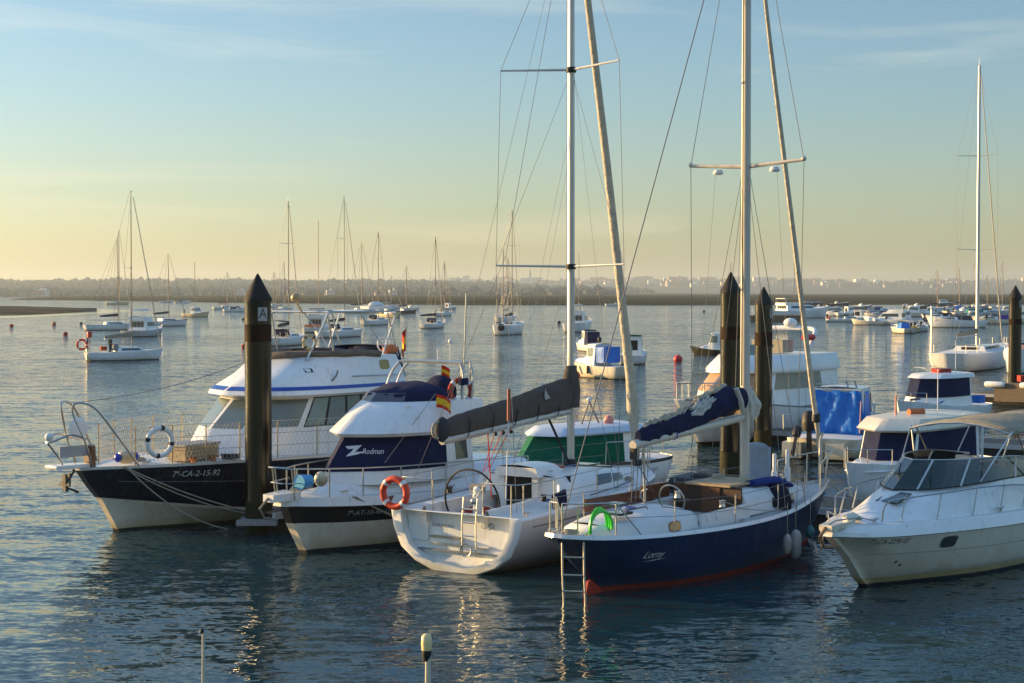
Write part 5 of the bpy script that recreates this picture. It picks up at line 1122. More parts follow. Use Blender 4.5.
MB().box((6.1,.1,1.92),(.12,.62,.8)).sphere((6.1,.1,2.28),.31,8,sc=(.22,1,.45)).build('upright_cover',mat('grey-blue canvas',(.30,.36,.42),.85,0,.15,4,bump=.5,bscale=6),T)
for p in ((7.0,-.15,1.45),(7.3,.35,1.3)): MB().tube([p,(p[0],p[1],p[2]+.35)],.07,8).tube([(p[0],p[1],p[2]+.35),(p[0],p[1],p[2]+.75)],.045,8).build('dorade_vent',white,T)
t=thing('green_hose','bright green hose coiled upright on the stern rail of the blue sailboat','hose',wpos(T,(-.62,-.52,1.36)),51)
for k in range(3): MB().torus((0,0,.0),.29+.03*k,.030,Matrix.Rotation(R(90),3,'X')@Matrix.Rotation(R(9*k-8),3,'Y'),n=24,k=7,a0=-.25,a1=math.pi+.25).build('hose_coil',grnp,t).location=(0,.03*k,0)
# rails
for sd in(1,-1):
    P=[tuple(q) for q in crom([(-1.2,sd*.05,1.82),(-1.08,sd*.32,1.82),(-.4,sd*.7,1.8)],3)]
    rail(T,P,.015,(0,3,6),.6,name='pushpit')
    tubeo('pushpit_brace',[(-.4,sd*.7,1.8),(.15,sd*.92,1.14)],.014,steel,T)
    G_=[Vector((x,sd*y,z)) for x,y,z in ((-.4,.7,1.2),(1.0,1.08,1.12),(2.9,1.28,1.06),(4.6,1.28,1.1),(6.2,1.02,1.14),(7.8,.55,1.22))]
    for g in G_[1:]: tubeo('stanchion',[g,g+Vector((0,0,.62))],.012,steel,T)
    for q in(.32,.6): tubeo('guard_wire',[g+Vector((0,0,q)) for g in G_],.006,wire,T,4)
tubeo('pulpit',crom([(7.8,.55,1.84),(8.7,.28,1.95),(9.3,0,1.98),(8.7,-.28,1.95),(7.8,-.55,1.84)],4),.017,MAT['warm ladder metal'],T)
for x,y in ((8.7,.28),(9.25,.04),(8.7,-.28)): tubeo('pulpit_post',[(x,y,1.95),(x-.12,y*.8,1.26)],.015,MAT['warm ladder metal'],T)
tubeo('bow_post',[(8.6,-.1,1.3),(8.62,-.1,2.3),(8.75,-.1,2.45)],.03,MAT['warm ladder metal'],T)
# rig
MX=5.4; TOP=15.2
m=MB().tube([(MX,0,1.6),(MX,0,8),(MX,0,TOP)],[.112,.11,.095],14,sq=.8).build('mast',mat('cream painted mast',(.62,.57,.48),.4,.2,.15,3,stretch=(5,5,.3)),T)
for sd in(1,-1):
    MB().tube([(MX,0,8.42),(MX,sd*1.4,8.5)],[.05,.035],8,sq=1).sphere((MX,sd*1.4,8.52),.055,6).build('spreader',MAT['cream painted mast'],m); MB().lathe([(.1,0),(.12,.04),(.08,.1)],(MX,sd*.7,8.28),10).build('deck_lamp',pale,m)
    tubeo('shroud',[(MX-.05,sd*1.3,1.12),(MX,sd*1.4,8.5),(MX,sd*.05,TOP)],.008,wire,T,4); tubeo('shroud',[(MX-.5,sd*1.3,1.12),(MX-.05,sd*.06,8.3)],.007,wire,T,4); tubeo('shroud',[(MX+.45,sd*1.25,1.12),(MX+.05,sd*.06,8.3)],.007,wire,T,4)
    tubeo('flag_halyard',[(MX-.1,sd*1.28,1.5),(MX,sd*.75,8.42)],.004,rope,T,4)
tubeo('mast_track',[(MX-.135,0,3.7),(MX-.13,0,TOP)],.014,blk,m,4)
tubeo('backstay',[(-1.2,0,1.3),(MX-.1,0,TOP)],.012,wire,T,5)
for dx,z,tz in ((.25,1.6,12),(.3,1.7,8.6),(-.2,3.6,11)): tubeo('halyard',[(MX+dx,.12,z),(MX+.05,.06,tz)],.006,rope,T,4)
tubeo('furled_jib',[(8.95,0,1.5),(8.75,0,2.3),(8.45,0,3.3),(7.6,0,6.6),(6.4,0,11.2),(5.6,0,14.6)],[.03,.06,.065,.06,.05,.035],sailc,T,8)
MB().lathe([(.07,0),(.1,.03),(.1,.18),(.07,.22)],(8.6,0,2.7),10).build('jib_fitting',blk,T)
BA=(MX-.15,0,3.02); BE=(1.15,0,2.72)
bo=tubeo('boom',[BA,BE],.09,MAT['cream painted mast'],T,10); MB().torus((2.6,0,2.83),.1,.012,Matrix.Rotation(R(90),3,'Y'),n=12,k=5).build('reef_strap',bluep,bo)
P=[(BA[0]+.1,0,3.42),(4.7,0,3.42),(4.0,0,3.3),(3.2,0,3.12),(2.4,0,3.0),(1.75,0,2.93),(1.35,0,2.87)]; RR=[.2,.27,.25,.21,.18,.16,.12]
wrinkle(MB().tube([tuple(p) for p in crom(P,9)],[RR[min(i//9,6)]+(RR[min(i//9+1,6)]-RR[min(i//9,6)])*(i%9)/9 for i in range(55)],26,sq=.55).build('sail_cover',navyc,T,ang=80),.04,2.6,(1,1,2))
random.seed(8)
class crumple:
    def __init__(s_,c,s,seed): s_.a=(c,s,seed)
    def build(s_,name,m,T):
        c,s,seed=s_.a; o=MB().sphere(c,1,22,sc=s).build(name,m,T,ang=120); wrinkle(o,min(s)*.30,2.2,(2.6,1,.8),seed); wrinkle(o,min(s)*.14,7,(2,1,.7),seed); return o
def drape(x0,x1,a0,a1,m,seed,off=.035,nx=34,na=18):
    random.seed(seed); V=[]
    cz=[(1.35,2.87,.12),(1.75,2.93,.16),(2.4,3.0,.18),(3.2,3.12,.21),(4.0,3.3,.26),(4.7,3.42,.27),(5.35,3.42,.2)]
    def at(x):
        for (xa,za,ra),(xb,zb,rb) in zip(cz,cz[1:]):
            if x<=xb: t=(x-xa)/(xb-xa); return za+(zb-za)*t,ra+(rb-ra)*t
        return cz[-1][1:]
    for i in range(nx+1):
        u=i/nx; 
        for j in range(na+1):
            v=j/na; x=x0+(x1-x0)*u+.10*math.sin(v*9+seed)+.05*math.sin(v*23)
            ed=math.sin(math.pi*u)**.5
            a=R(a0+(a1-a0)*(.5+(v-.5)*(.45+.55*ed*(1+.25*math.sin(u*11+seed)))))
            z,r=at(x); rr=r+off+.05*abs(math.sin(v*7+u*9+seed))+.035*math.sin(u*31+v*5)+.03*MN.noise(Vector((x*6,v*9,seed)))
            V.append((x,math.cos(a)*rr*.62,z+math.sin(a)*rr))
    b=MB(); b.add(V,[(i*(na+1)+j,(i+1)*(na+1)+j,(i+1)*(na+1)+j+1,i*(na+1)+j+1) for i in range(nx) for j in range(na)])
    o=b.build('loose_sail',m,T,ang=100); md=o.modifiers.new('t','SOLIDIFY'); md.thickness=.015; return o
drape(3.15,3.85,105,170,wsail,3,.025); drape(1.6,3.0,75,125,sailc,5,.02); drape(3.5,4.6,50,100,sailc,7,.04)
V=[];nz,na=22,40
for i in range(nz+1):
    u=i/nz
    for j in range(na):
        a=2*math.pi*j/na; rr=(.12+.13*math.sin(math.pi*min(1,u*1.15))**.7)*(1+.16*math.sin(a*5+u*4)+.1*math.sin(a*11-u*7)+.12*MN.noise(Vector((math.cos(a)*2,math.sin(a)*2,u*5))))
        V.append((5.56+math.cos(a)*rr*.85+.05*math.sin(u*5),math.sin(a)*rr*.8,2.95+.72*u))
b=MB(); b.add(V,[(i*na+j,i*na+(j+1)%na,(i+1)*na+(j+1)%na,(i+1)*na+j) for i in range(nz) for j in range(na)]).build('mast_wrap',wsail,T,ang=100)
MB().tube([(4.75,-.17,3.68),(4.85,-.22,3.4),(5.0,-.2,3.1)],[.07,.08,.05],8,sq=.5).build('sail_tie',wsail,T)
MB().tube([(5.3,.1,3.1),(5.5,.1,2.9),(5.55,0,2.7)],[.09,.1,.06],8).build('rope_bundle',mat('tan rope bundle',(.45,.3,.17),.9,0,.3,14,bump=1),T)
for k in range(3): tubeo('mainsheet',[(1.25+.12*k,0,2.68),(1.1+.3*k,.1*k,1.6)],.01,wire,T,4)
MB().box((1.18,0,2.55),(.12,.1,.22)).build('sheet_block',blk,T)
tubeo('boom_prop',[(1.5,-.02,2.65),(1.55,-.02,1.55)],.025,steel,T)
for k,(lx,ly,h,l) in enumerate(((5.1,-1.42,.62,'white fender hanging low on the bow side of the blue sailboat'),(4.75,-1.42,.42,'second smaller fender beside the white one on the blue sailboat bow side'))): fender(l,wpos(T,(lx,ly,.12+.15*k)),h,.12 if k==0 else .09,lift=.9-h*.6)
t=fender('teal fender nearest the bow of the blue sailboat',wpos(T,(6.1,-1.22,.4)),.3,.1,mat('teal vinyl',(.05,.2,.2),.5),lift=.6)
# ===== right cruiser
T=near('sports_cruiser','white sports cruiser with tan bimini and curved windscreen, bow towards the left, at right edge','motor cruiser',(12.508,36.88),226)
H5=Loft([([(.8,0),(3,0),(5.2,0),(6.8,0),(7.5,0),(7.9,0)],-.5),([(.8,1.12),(3,1.15),(5.2,1.0),(6.8,.52),(7.6,.22),(8.12,0)],-.04),([(.8,1.15),(3,1.18),(5.2,1.03),(6.85,.55),(7.7,.25),(8.22,0)],.05),
 ([(.8,1.2),(3,1.24),(5.2,1.1),(6.9,.64),(7.85,.32),(8.38,0)],.17),([(.8,1.32),(3,1.36),(5.3,1.26),(7.2,.86),(8.3,.48),(8.85,0)],[.52,.52,.55,.6,.64,.68]),([(.8,1.36),(3,1.41),(5.3,1.35),(7.3,1.02),(8.6,.62),(9.38,0)],[.94,.94,.98,1.02,1.05,1.08]),
 ([(.8,1.40),(3,1.45),(5.3,1.39),(7.32,1.06),(8.65,.66),(9.44,0)],[.96,.96,1.0,1.04,1.07,1.10]),([(.8,1.38),(3,1.43),(5.3,1.37),(7.3,1.04),(8.65,.64),(9.4,0)],[1.02,1.02,1.07,1.11,1.15,1.18]),
 ([(.8,1.28),(3,1.34),(5.25,1.28),(7.2,.96),(8.5,.58),(9.2,0)],[1.2,1.2,1.24,1.27,1.28,1.28])],6,1)
H5.blunt(.1).build('hull',[darkb,mat('yellowed waterline',(.5,.40,.2),.5,0,.5,3,stain=(.3,.22,.1)),cream,blk,white],T,bands=[0,0,1,2,2,3,4,4],front=True); B5=H5.bvh()
H5.deck('deck',white2,T,dz=-.0,inset=.0,camber=.04)
stripe(H5,'knuckle_line',gray,T,.2,4.4,4.15,.012); stripe(H5,'knuckle_line',gray,T,.2,4.6,3.1,.012)
oval(T,B5,6.75,.82,.42,.2,glass,1,fr=wire)
lettering('7ª-CA-2290-07',B5,(8.3,2,.95),(-1,0,-.03),(0,0,1),(0,-1,0),.15,ink,T,shear=.1,sx=.95)
for x,z in ((7.75,.42),(7.9,.5)): poly2d([(math.cos(a)*.03,math.sin(a)*.03) for a in [k*.6 for k in range(10)]],B5,(x,2,z),(-1,0,0),(0,0,1),(0,-1,0),blk,T,'drain')
C5=Loft([([(.8,1.2),(3,1.24),(5.2,1.18),(7.0,.9),(8.4,.4),(8.8,0)],[1.2,1.2,1.24,1.27,1.28,1.28]),([(.8,1.1),(3,1.14),(5.1,1.08),(6.8,.78),(7.9,.32),(8.2,0)],[1.55,1.55,1.52,1.48,1.42,1.4]),([(.8,1.02),(3,1.06),(4.9,1.0),(6.2,.68),(6.8,.28),(7.05,0)],[1.86,1.86,1.84,1.8,1.78,1.78])],6,1)
c=C5.build('coach_roof',white,T,top=True,camber=.03,ang=70)
MB().box((7.3,.15,1.66),(.55,.5,.03),ry=.25).build('deck_hatch',glass,T)
# windscreen
gl=mat('see-through smoked glass',(.02,.035,.03),.05,0,coat=.5); gl.node_tree.nodes['Principled BSDF'].inputs['Alpha'].default_value=.92
W5=Loft([([(2.0,1.05),(4.0,1.06),(5.5,.94),(6.55,.6),(7.1,0)],[1.86,1.86,1.83,1.79,1.77]),([(2.2,.95),(3.8,.96),(5.0,.84),(5.85,.5),(6.3,0)],[2.1,2.28,2.32,2.32,2.32])],6,1)
w_=W5.build('windscreen',gl,T,transom=False)
tubeo('windscreen_frame',[W5.S(u*.25,1,1) for u in range(17)]+[W5.S(4-u*.25,1,-1) for u in range(1,17)],.018,steel,T); tubeo('windscreen_seal',[W5.S(u*.25,0,1)+Vector((0,0,.01)) for u in range(17)]+[W5.S(4-u*.25,0,-1)+Vector((0,0,.01)) for u in range(1,17)],.016,blk,T)
for u in (1.0,2.35,3.4):
    for sd in(1,-1): tubeo('windscreen_post',[W5.S(u,0,sd),W5.S(u,1,sd)],.022,steel,T)
MB().box((3.4,-.45,1.9),(.5,.5,.3)).box((3.2,-.45,2.0),(.15,.5,.3)).build('helm_seat',white2,T); MB().box((3.6,.5,1.95),(.5,.5,.35)).build('passenger_seat',mat('amber cushion',(.4,.22,.05),.8),T)
MB().box((4.6,-.3,1.98),(.4,.9,.2)).build('dashboard',gray,T)
MB().add([(x,y,1.885) for x,y in ((2.0,1.0),(5.0,.9),(6.1,.5),(6.5,0),(6.1,-.5),(5.0,-.9),(2.0,-1.0))],[(0,1,2,3,4,5,6)]).build('cockpit_shade_sheet',darkin,T)  # flat dark sheet added to stand for the shaded cockpit well
# bimini
b=MB(); nx_,ny_=8,8; V=[]
for i in range(nx_+1):
    x=4.4-3.6*i/nx_
    for j in range(ny_+1):
        y=-1.2+2.4*j/ny_; V.append((x,y,2.86+.20*(1-(y/1.2)**2)-.12*abs(math.sin(math.pi*i/nx_*2))*.4-(.0 if 0<i else .07)))
b.add(V,[(i*9+j,i*9+j+1,i*9+j+10,i*9+j+9) for i in range(nx_) for j in range(ny_)])
o=b.build('bimini',tanc,T); md=o.modifiers.new('thick','SOLIDIFY'); md.thickness=.035
for sd in (1,-1):
    tubeo('bimini_leg',[(4.35,sd*1.17,2.84),(4.5,sd*1.0,2.2)],.018,steel,T); tubeo('bimini_leg',[(4.35,sd*1.17,2.84),(5.3,sd*.95,1.86)],.018,steel,T); tubeo('bimini_leg',[(4.2,sd*1.17,2.86),(3.4,sd*1.15,1.86)],.018,steel,T); tubeo('bimini_leg',[(1.6,sd*1.17,2.84),(2.6,sd*1.15,1.86)],.018,steel,T)
tubeo('bimini_hoop',[(4.4,y,2.84+.19*(1-(y/1.2)**2)-.07) for y in (-1.2,-.8,-.4,0,.4,.8,1.2)],.02,steel,T)
for sd in(1,-1):
    P=[tuple(q) for q in crom([(8.35,sd*.52,1.32),(8.3,sd*.55,1.62),(8.05,sd*.66,1.73),(7.0,sd*.96,1.78),(5.6,sd*1.16,1.80),(4.0,sd*1.24,1.72),(3.3,sd*1.26,1.5),(3.0,sd*1.28,1.25)],3)]
    tubeo('bow_rail',P,.017,steel,T)
    for x,y in ((8.0,.67),(7.1,.94),(6.0,1.12),(5.0,1.2),(4.1,1.24)): tubeo('stanchion',[(x-.25,sd*(y),1.76),(x-.05,sd*(y+.02),1.25)],.013,steel,T)
MB().tube([(8.4,.4,1.33),(8.9,.34,1.45),(9.3,.1,1.4),(9.4,0,1.32)],.016,6).tube([(8.4,-.4,1.33),(8.9,-.34,1.5),(9.3,-.1,1.45)],.016,6).tube([(8.9,-.34,1.5),(8.85,-.34,1.28)],.014,5).build('bow_rail',steel,T)
MB().prism([(9.5,-.14,1.22),(9.5,.14,1.22),(8.8,.22,1.27),(8.8,-.22,1.27)],(0,0,.1)).build('anchor_platform',cream,T,False)
MB().tube([(9.45,0,1.3),(9.7,0,1.12),(9.55,.0,.92),(9.4,.12,.9)],.035,6).tube([(9.55,0,.92),(9.4,-.12,.9)],.035,6).build('anchor',mat('rusty anchor',(.3,.18,.09),.6,.3,.4,9),T); MB().tube([(8.9,.05,1.4),(8.7,.1,1.42),(8.5,.08,1.38)],[.07,.09,.05],8).build('windlass',cream,T)
t=thing('mooring_rope','frayed rope hanging from the bow of the sports cruiser towards the blue sailboat','rope',(0,0,0),0,'mooring ropes'); tubeo('strand',[wpos(T,p) for p in sag((9.3,-.15,1.25),(9.1,-.5,.9),.35)],.014,rope,t,5)
# ===== covered pilot boat behind it
T=near('pilothouse_boat','low boat with white slab roof and navy canvas sides, just behind the sports cruiser','motor boat',(13.9,48.756),228)
gen_hull(T,7.2,2.4,.75,white,sheer=.35)
FD=Loft([([(4.8,.95),(5.8,.75),(6.6,.4),(6.9,0)],.8),([(4.8,.8),(5.6,.6),(6.2,.3),(6.4,0)],1.02)],5,1); FD.build('foredeck_trunk',skyb if False else white,T,top=True)
PH=Loft([([(1.2,1.0),(3,1.05),(5.0,.9),(5.7,0)],.75),([(1.2,.95),(3,1.0),(4.7,.84),(5.3,0)],1.82)],5,1,smooth=False); c=PH.build('wheelhouse',white,T); 
PH.patch('canvas_cover',navyc,c,.15,3,.06,.97,both=True,n=16,off=.03)
PR_=Loft([([(1.0,1.0),(3,1.08),(4.9,.92),(5.5,0)],1.80),([(1.0,1.05),(3,1.12),(5.0,.95),(5.65,0)],1.86),([(1.0,1.0),(3,1.06),(4.6,.85),(5.15,0)],2.16)],5,1,smooth=False); PR_.build('roof',cream,T,top=True,camber=.04)
tubeo('door_frame',[(1.15,1.04,.8),(1.15,1.04,1.9),(1.3,1.02,2.0)],.04,white,T)
MB().tube([(3.0,.1,2.26),(3.5,-.1,2.26)],.09,8).build('orange_roof_bag',orangec,T); tubeo('antenna',[(2.9,.5,2.1),(2.9,.5,3.5)],.012,pale,T); tubeo('roof_lamp',[(3.9,-.3,2.15),(3.9,-.3,2.75)],.03,mat('red white striped post',(.6,.25,.18),.6),T)
pulpit(T,7.2,2.4,.75,.5)
# ===== boat with bright blue tarpaulin
T=near('tarpaulin_boat','white cabin boat whose stern is wrapped in a bright blue tarpaulin, black outboards raised','motor boat',(10.65,54.82),65)
gen_hull(T,6.8,2.7,.72,cream,transom=.95,sheer=.35)
cabin(T,2.2,5.0,1.9,.75,1.5,white,rake0=0,rake1=.9,taper=.9,win=(.9,1.8),front=True,roof=(white,.08))
b=MB(); V=[];NX=40
for i in range(NX+1):
    y=-1.0+2.0*i/NX
    for j in range(7):
        z=.62+1.6*j/6+.03*math.sin(i*.4); V.append((2.02+.16*MN.noise(Vector((y*2.2+z*1.3,z*.8,1.7)))+.05*MN.noise(Vector((y*7-z*3,z,4)))-.14*(1-j/6),y*.92*(1-.1*j/6),z))
b.add(V,[(i*7+j,(i+1)*7+j,(i+1)*7+j+1,i*7+j+1) for i in range(NX) for j in range(6)]).add([(1.86,-.12,.40),(1.86,.12,.40),(1.9,.14,.66),(1.9,-.14,.66)],[(0,1,2,3)]).add([(2.0,-.92,.7),(3.2,-.97,.78),(3.2,-.86,2.2),(2.0,-.84,2.2)],[(0,1,2,3)])
o=wrinkle(b.build('tarpaulin',bluec,T,ang=80),.05,1.3,(1,1,.5)); md=o.modifiers.new('t','SOLIDIFY'); md.thickness=.01
V,F=text2d('YAMAR',.08); 
for y in (.95,-.55): MB().box((-.1,y,.33),(.75,.66,.5)).box((-.1,y,.1),(.8,.70,.1)).build('stern_platform',cream,T)
outboard(T,-.4,.35,.62,1.35,blk,label='large black outboard'); outboard(T,-.55,-.1+.9,.6,.8,blk,tilt=35,label='small raised black outboard')
for x,y in((2.4,.7),(2.6,-.3),(2.6,-.6)): tubeo('rod_holder',[(x,y,2.3),(x+.1,y+.12,2.55)],.03,wire,T)
tubeo('roof_rail',[(2.3,.8,2.45),(2.3,-.8,2.45),(4,-.7,2.45)],.015,steel,T); tubeo('stern_rail',[(-.2,1.3,1.0),(-.25,1.3,1.5),(-.25,.9,1.5)],.02,steel,T)
tubeo('ensign_staff',[(.4,-1.2,.9),(.35,-1.25,2.0)],.02,mat('red white staff',(.6,.3,.25),.6),T)
# ===== small white boat with navy window covers
T=near('cabin_boat','small white cabin boat with navy window covers and red bundle on its roof','motor boat',(21.2,73.22),225)
gen_hull(T,6.6,2.5,.7,white,sheer=.45)
PH=Loft([([(1.9,.95),(3.5,1.0),(4.8,.85),(5.4,0)],.7),([(1.9,.9),(3.5,.95),(4.6,.8),(5.1,0)],1.12),([(1.9,.85),(3.5,.88),(4.3,.72),(4.7,0)],1.98)],5,1,smooth=False); c=PH.build('wheelhouse',white,T)
PH.patch('window_cover',navyc,c,.1,3,1.03,1.96,both=True,n=15,off=.03)
PR_=Loft([([(1.7,.95),(3.5,1.0),(4.5,.8),(5.0,0)],1.97),([(1.7,.9),(3.5,.95),(4.2,.75),(4.6,0)],2.14)],5,1,smooth=False); PR_.build('roof',white,T,top=True,camber=.05)
MB().tube([(2.7,.3,2.24),(3.3,-.2,2.27),(3.5,.3,2.24)],.12,8).build('red_roof_bundle',redcov,T); tubeo('antenna',[(2.6,.5,2.1),(2.6,.5,3.6)],.015,pale,T); tubeo('roof_rail',[(2,.8,2.4),(4,.75,2.4),(4.3,0,2.4),(4,-.75,2.4),(2,-.8,2.4)],.015,steel,T)
pulpit(T,6.6,2.5,.7,.55); MB().box((1.3,.9,.95),(.5,.4,.35)).build('blue_side_box',bluec,T); poly2d([(-.3,-.05),(.1,-.02),(.35,.08),(.0,.04)],None,(4.6,.93,.95),(-1,0,0),(0,0,1),(0,-1,0),bluep,T,'bow_emblem')
MB().tube([(6.1,.3,1.1),(5.6,.5,1.15)],.06,6).build('folding_anchor',wire,T)
# ===== boat with green canvas behind the white yacht
o_=G(494,498); a=R(50); 
T=near('green_canopy_boat','small white boat with green canvas canopy half hidden behind the white yacht mast','motor boat',(o_[0]+6.2*math.sin(a),o_[1]+6.2*math.cos(a)),220)
gen_hull(T,6.6,2.3,.85,white,sheer=.2,stripe_m=dkh)
PH=Loft([([(1.5,.95),(3.5,1.0),(4.8,.85),(5.4,0)],.75),([(1.5,.85),(3.5,.9),(4.2,.75),(4.7,0)],1.66)],5,1,smooth=False); c=PH.build('wheelhouse',white,T)
PH.patch('green_canvas',greenc,c,.3,3,.06,.98,both=True,n=16,off=.03)
PR_=Loft([([(1.2,.95),(3.5,1.0),(4.4,.8),(4.95,0)],1.65),([(1.2,.98),(3.5,1.02),(4.35,.8),(4.9,0)],1.7),([(1.2,.85),(3.5,.9),(4.1,.7),(4.55,0)],1.86)],5,1,smooth=False); PR_.build('roof',mat('pale blue roof',(.55,.62,.7),.5),T,top=True,camber=.04)
tubeo('roof_tripod',[(3.0,.1,1.88),(2.7,.1,2.55),(2.3,.1,1.88)],.03,wire,T); MB().sphere((2.7,.1,2.6),.07,6).build('roof_lamp',pale,T); MB().sphere((2.1,.3,1.98),.15,6).build('pink_float',mat('pink float',(.7,.25,.2),.5),T)
rail(T,[(1.0,.9,1.55),(.2,.9,1.5),(.05,.5,1.5),(.05,-.5,1.5)],.02,(0,2,3),.6,name='stern_rail')
# ===== large cruiser behind the piles
T=near('large_cruiser','large white cruiser with tan window blinds and red ring, behind the two tall dark piles','motor cruiser',(13.7,67.6),230)
H9=Loft([([(0,0),(3,0),(6,0),(8.3,0),(9.6,0),(10.2,0)],-.5),([(0,1.6),(3,1.65),(6,1.5),(8.3,.9),(9.6,.4),(10.4,0)],0),([(0,1.65),(3,1.7),(6,1.58),(8.3,1.0),(9.7,.5),(10.55,0)],.15),([(0,1.8),(3,1.85),(6,1.78),(8.5,1.3),(10.1,.8),(11.2,0)],[.6,.6,.65,.75,.85,.95]),([(0,1.85),(3,1.92),(6,1.88),(8.7,1.45),(10.5,.95),(11.8,0)],[1.0,1.0,1.1,1.3,1.45,1.5]),([(0,1.86),(3,1.93),(6,1.9),(8.8,1.5),(10.6,1.0),(12.0,0)],[1.15,1.15,1.3,1.55,1.72,1.8])],6,2)
H9.blunt(.08).build('hull',[weed,white,gray],T,bands=[0,0,1,1,1],front=True); H9.deck('deck',white2,T,dz=-.04)
stripe(H9,'rub_rail',gray,T,.1,4.8,7.4,.06)
DH=Loft([([(2.5,1.5),(5,1.55),(7.8,1.35),(9.6,.8),(10.2,0)],1.3),([(2.5,1.5),(5,1.55),(7.6,1.35),(9.3,.8),(9.9,0)],2.0),([(2.5,1.4),(5,1.45),(7.2,1.25),(8.4,.75),(8.8,0)],2.68)],6,1); c=DH.build('deckhouse',white,T)
for sd in(1,-1): DH.patch('window',beige,c,.6,1.9,1.0,1.88,sd,n=10,off=.02); DH.patch('windscreen_cover',mat('peach canvas',(.55,.34,.2),.8,0,.15,3),c,2.1,3.97,1.0,1.95,sd,n=14,off=.02)
FB=Loft([([(2.4,1.5),(5,1.58),(7.5,1.4),(8.6,.9),(9.1,0)],2.66),([(2.4,1.5),(5,1.6),(7.5,1.42),(8.6,.9),(9.05,0)],2.8),([(2.4,1.35),(5,1.4),(7.0,1.2),(7.9,.75),(8.2,0)],3.3)],6,1); FB.build('flybridge',white,T,top=True,ang=60)
for sd in(1,-1): tubeo('radar_arch',crom([(4.6,sd*1.25,3.3),(4.1,sd*1.2,3.9),(3.8,sd*1.05,4.25),(3.75,0,4.3)],4),.09,white,T,8)
MB().add([(6.9,.9,3.3),(7.6,0,3.3),(6.9,-.9,3.3),(6.5,.85,3.7),(7.1,0,3.7),(6.5,-.85,3.7)],[(0,1,4,3),(1,2,5,4)]).build('fly_windscreen',glassl,T,False); MB().box((5.2,0,3.6),(.8,1.4,.5)).build('fly_seat',beige,T)
MB().sphere((3.8,0,4.5),.28,7,sc=(1,1,.7)).build('radar_dome',white,T)
MB().tube([(4.9,1.25,3.95),(4.2,1.25,3.95)],.13,8).build('red_rail_roll',redp,T)
pulpit(T,11.8,3.4,1.45,.6,r=.025)
for k,(x,l) in enumerate(((5.0,'first dark fender line on the side of the large cruiser behind the piles'),(6.0,'second dark fender on the side of the large cruiser behind the piles'))): fender(l,wpos(T,(x,1.98,.55)),.45,.12,blk,lift=1.3)
# deck clutter on the near boats
def coil(T,p,r=.16,k=4,m=None,name='rope_coil'):
    P=[]
    for i in range(k*14): a=i*2*math.pi/14; P.append((p[0]+math.cos(a)*(r-.012*(i//14))*(1+.06*math.sin(i*1.7)),p[1]+math.sin(a)*(r-.012*(i//14)),p[2]+.018*(i/14)))
    return tubeo(name,P,.012,m or rope,T,5)
TB=bpy.data.objects['blue_sailboat']; TY=bpy.data.objects['sailing_yacht']; TM=bpy.data.objects['motor_yacht']; TF=bpy.data.objects['flybridge_cruiser']; TS=bpy.data.objects['sports_cruiser']
coil(TB,(-.75,.1,1.2)); coil(TB,(.6,-.3,1.55),.13,3,mat('blue white rope',(.2,.25,.45),.85)); coil(TB,(7.6,.2,1.25),.2); coil(TB,(2.5,-.62,1.08),.15,3,mat('red fleck rope',(.45,.15,.1),.85)); coil(TB,(4.9,.35,1.75),.14,3)
for p in ((.2,-.35,1.52),(1.0,.3,1.55),(6.7,.0,1.55)): MB().box(p,(.42,.34,.05)).build('hatch',glass,TB)
for sd in (1,-1):
    for x in (.2,1.7): tubeo('hand_rail',[(x,sd*.5,1.53),(x+.05,sd*.5,1.58),(x+.65,sd*.52,1.59),(x+.7,sd*.52,1.54)],.014,teak,TB,5)
    for x,y,z in ((-.9,.42,1.22),(3.2,1.25,1.1),(8.3,.32,1.28)): MB().tube([(x-.1,sd*y,z+.05),(x+.1,sd*y,z+.05)],.018,6).tube([(x-.04,sd*y,z-.02),(x-.04,sd*y,z+.05)],.014,5).tube([(x+.04,sd*y,z-.02),(x+.04,sd*y,z+.05)],.014,5).build('cleat',steel,TB)
tubeo('sheet_line',[(3.1,-.85,1.5),(3.6,-1.05,1.3),(4.6,-1.2,1.16),(6.2,-.95,1.2)],.009,rope,TB,4); tubeo('sheet_line',[(1.2,.1,2.6),(1.6,-.4,1.5),(2.4,-.9,1.35)],.009,blk,TB,4)
coil(TY,(5.6,-.9,1.4)); coil(TY,(1.6,-1.2,1.36),.12,3,mat('blue white rope',(.2,.25,.45),.85)); coil(TY,(3.6,-.3,1.82),.12,3,mat('red fleck rope',(.45,.15,.1),.85))
for k,(a,b_) in enumerate((((4.55,-.1,1.8),(2.7,-.6,1.84)),((4.55,.1,1.8),(2.7,.6,1.84)),((4.6,-.15,1.8),(2.75,-.45,1.86)))): tubeo('deck_line',[a,b_],.009,[rope,MAT['red fleck rope'],MAT['blue white rope']][k],TY,4)
for p in ((5.9,0,1.62),(5.2,.0,1.74)): MB().box(p,(.45,.45,.04)).build('deck_hatch',glass,TY)
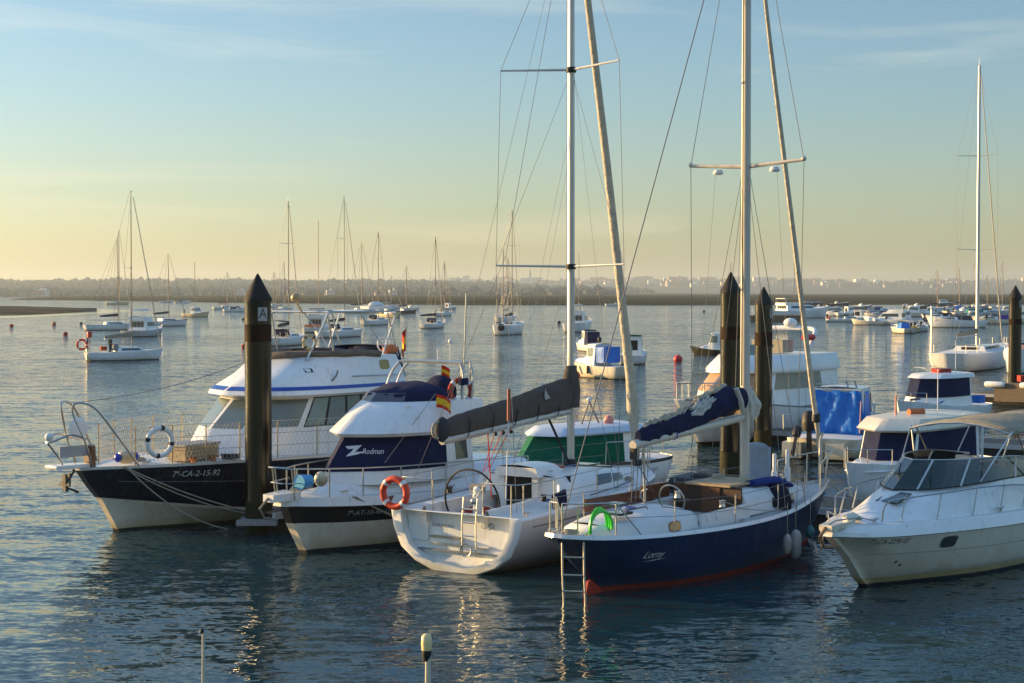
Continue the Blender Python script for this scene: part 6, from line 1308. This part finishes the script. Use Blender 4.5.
MB().tube([(3.0,-1.45,1.36),(4.2,-1.4,1.4),(5.2,-1.25,1.44)],.012,5).build('genoa_track',blk,TY); MB().prism([(1.45,-1.5,1.25),(1.9,-1.55,1.27),(1.9,-1.5,1.6),(1.5,-1.45,1.5)],(0,.06,0)).build('dodger_bag',navyc,TY)
for sd in (1,-1):
    for x,y,z in ((.35,1.5,1.22),(7.2,.8,1.47)): MB().tube([(x-.12,sd*y,z+.06),(x+.12,sd*y,z+.06)],.02,6).tube([(x-.04,sd*y,z-.02),(x-.04,sd*y,z+.06)],.014,5).tube([(x+.04,sd*y,z-.02),(x+.04,sd*y,z+.06)],.014,5).build('cleat',steel,TY)
coil(TM,(11.0,.2,1.66),.22,4); coil(TM,(10.6,-.5,1.66),.18,3); MB().box((8.95,1.3,1.68),(.25,.2,.12)).build('deck_cleat_box',blk,TM)
coil(TF,(8.4,-.1,1.42),.15,3); coil(TS,(8.6,.1,1.36),.12,3)
for (t_,x,y,z) in ((TF,8.0,.72,1.3),(TF,5.3,1.5,1.22),(TS,8.5,.45,1.32),(TS,5.0,1.25,1.28),(TM,11.2,.85,1.64),(TM,8.4,1.75,1.66)):
    MB().tube([(x-.12,y,z+.06),(x+.12,y,z+.06)],.02,6).tube([(x-.04,y,z-.02),(x-.04,y,z+.06)],.014,5).tube([(x+.04,y,z-.02),(x+.04,y,z+.06)],.014,5).build('cleat',steel,t_)
for x in (5.6,6.1): MB().tube([(x,1.2,2.0),(x-.35,.95,2.45)],.014,5).build('wiper',blk,TF)
MB().tube([(6.55,.55,1.84),(6.35,.45,2.25)],.012,5).build('wiper',blk,TS); MB().tube([(6.75,-.1,1.82),(6.45,-.2,2.25)],.012,5).build('wiper',blk,TS)
# lines from the boats to the walkway
for k,(n_,p,q,l) in enumerate(((TB,(8.9,.1,1.3),(10.3,.6,.55),'rope from the bow of the blue sailboat to the main walkway'),(TB,(8.9,-.1,1.3),(10.3,-1.2,.55),'second rope from the blue sailboat bow, running right to the walkway'),(TY,(7.9,.3,1.45),(9.6,.9,.55),'rope from the bow of the white yacht to the main walkway'))):
    t=thing('mooring_rope',l,'rope',(0,0,0),0,'mooring ropes'); tubeo('strand',[tuple(n_.matrix_basis@Vector(v)) for v in sag(p,q,.12)],.014,rope,t,5)
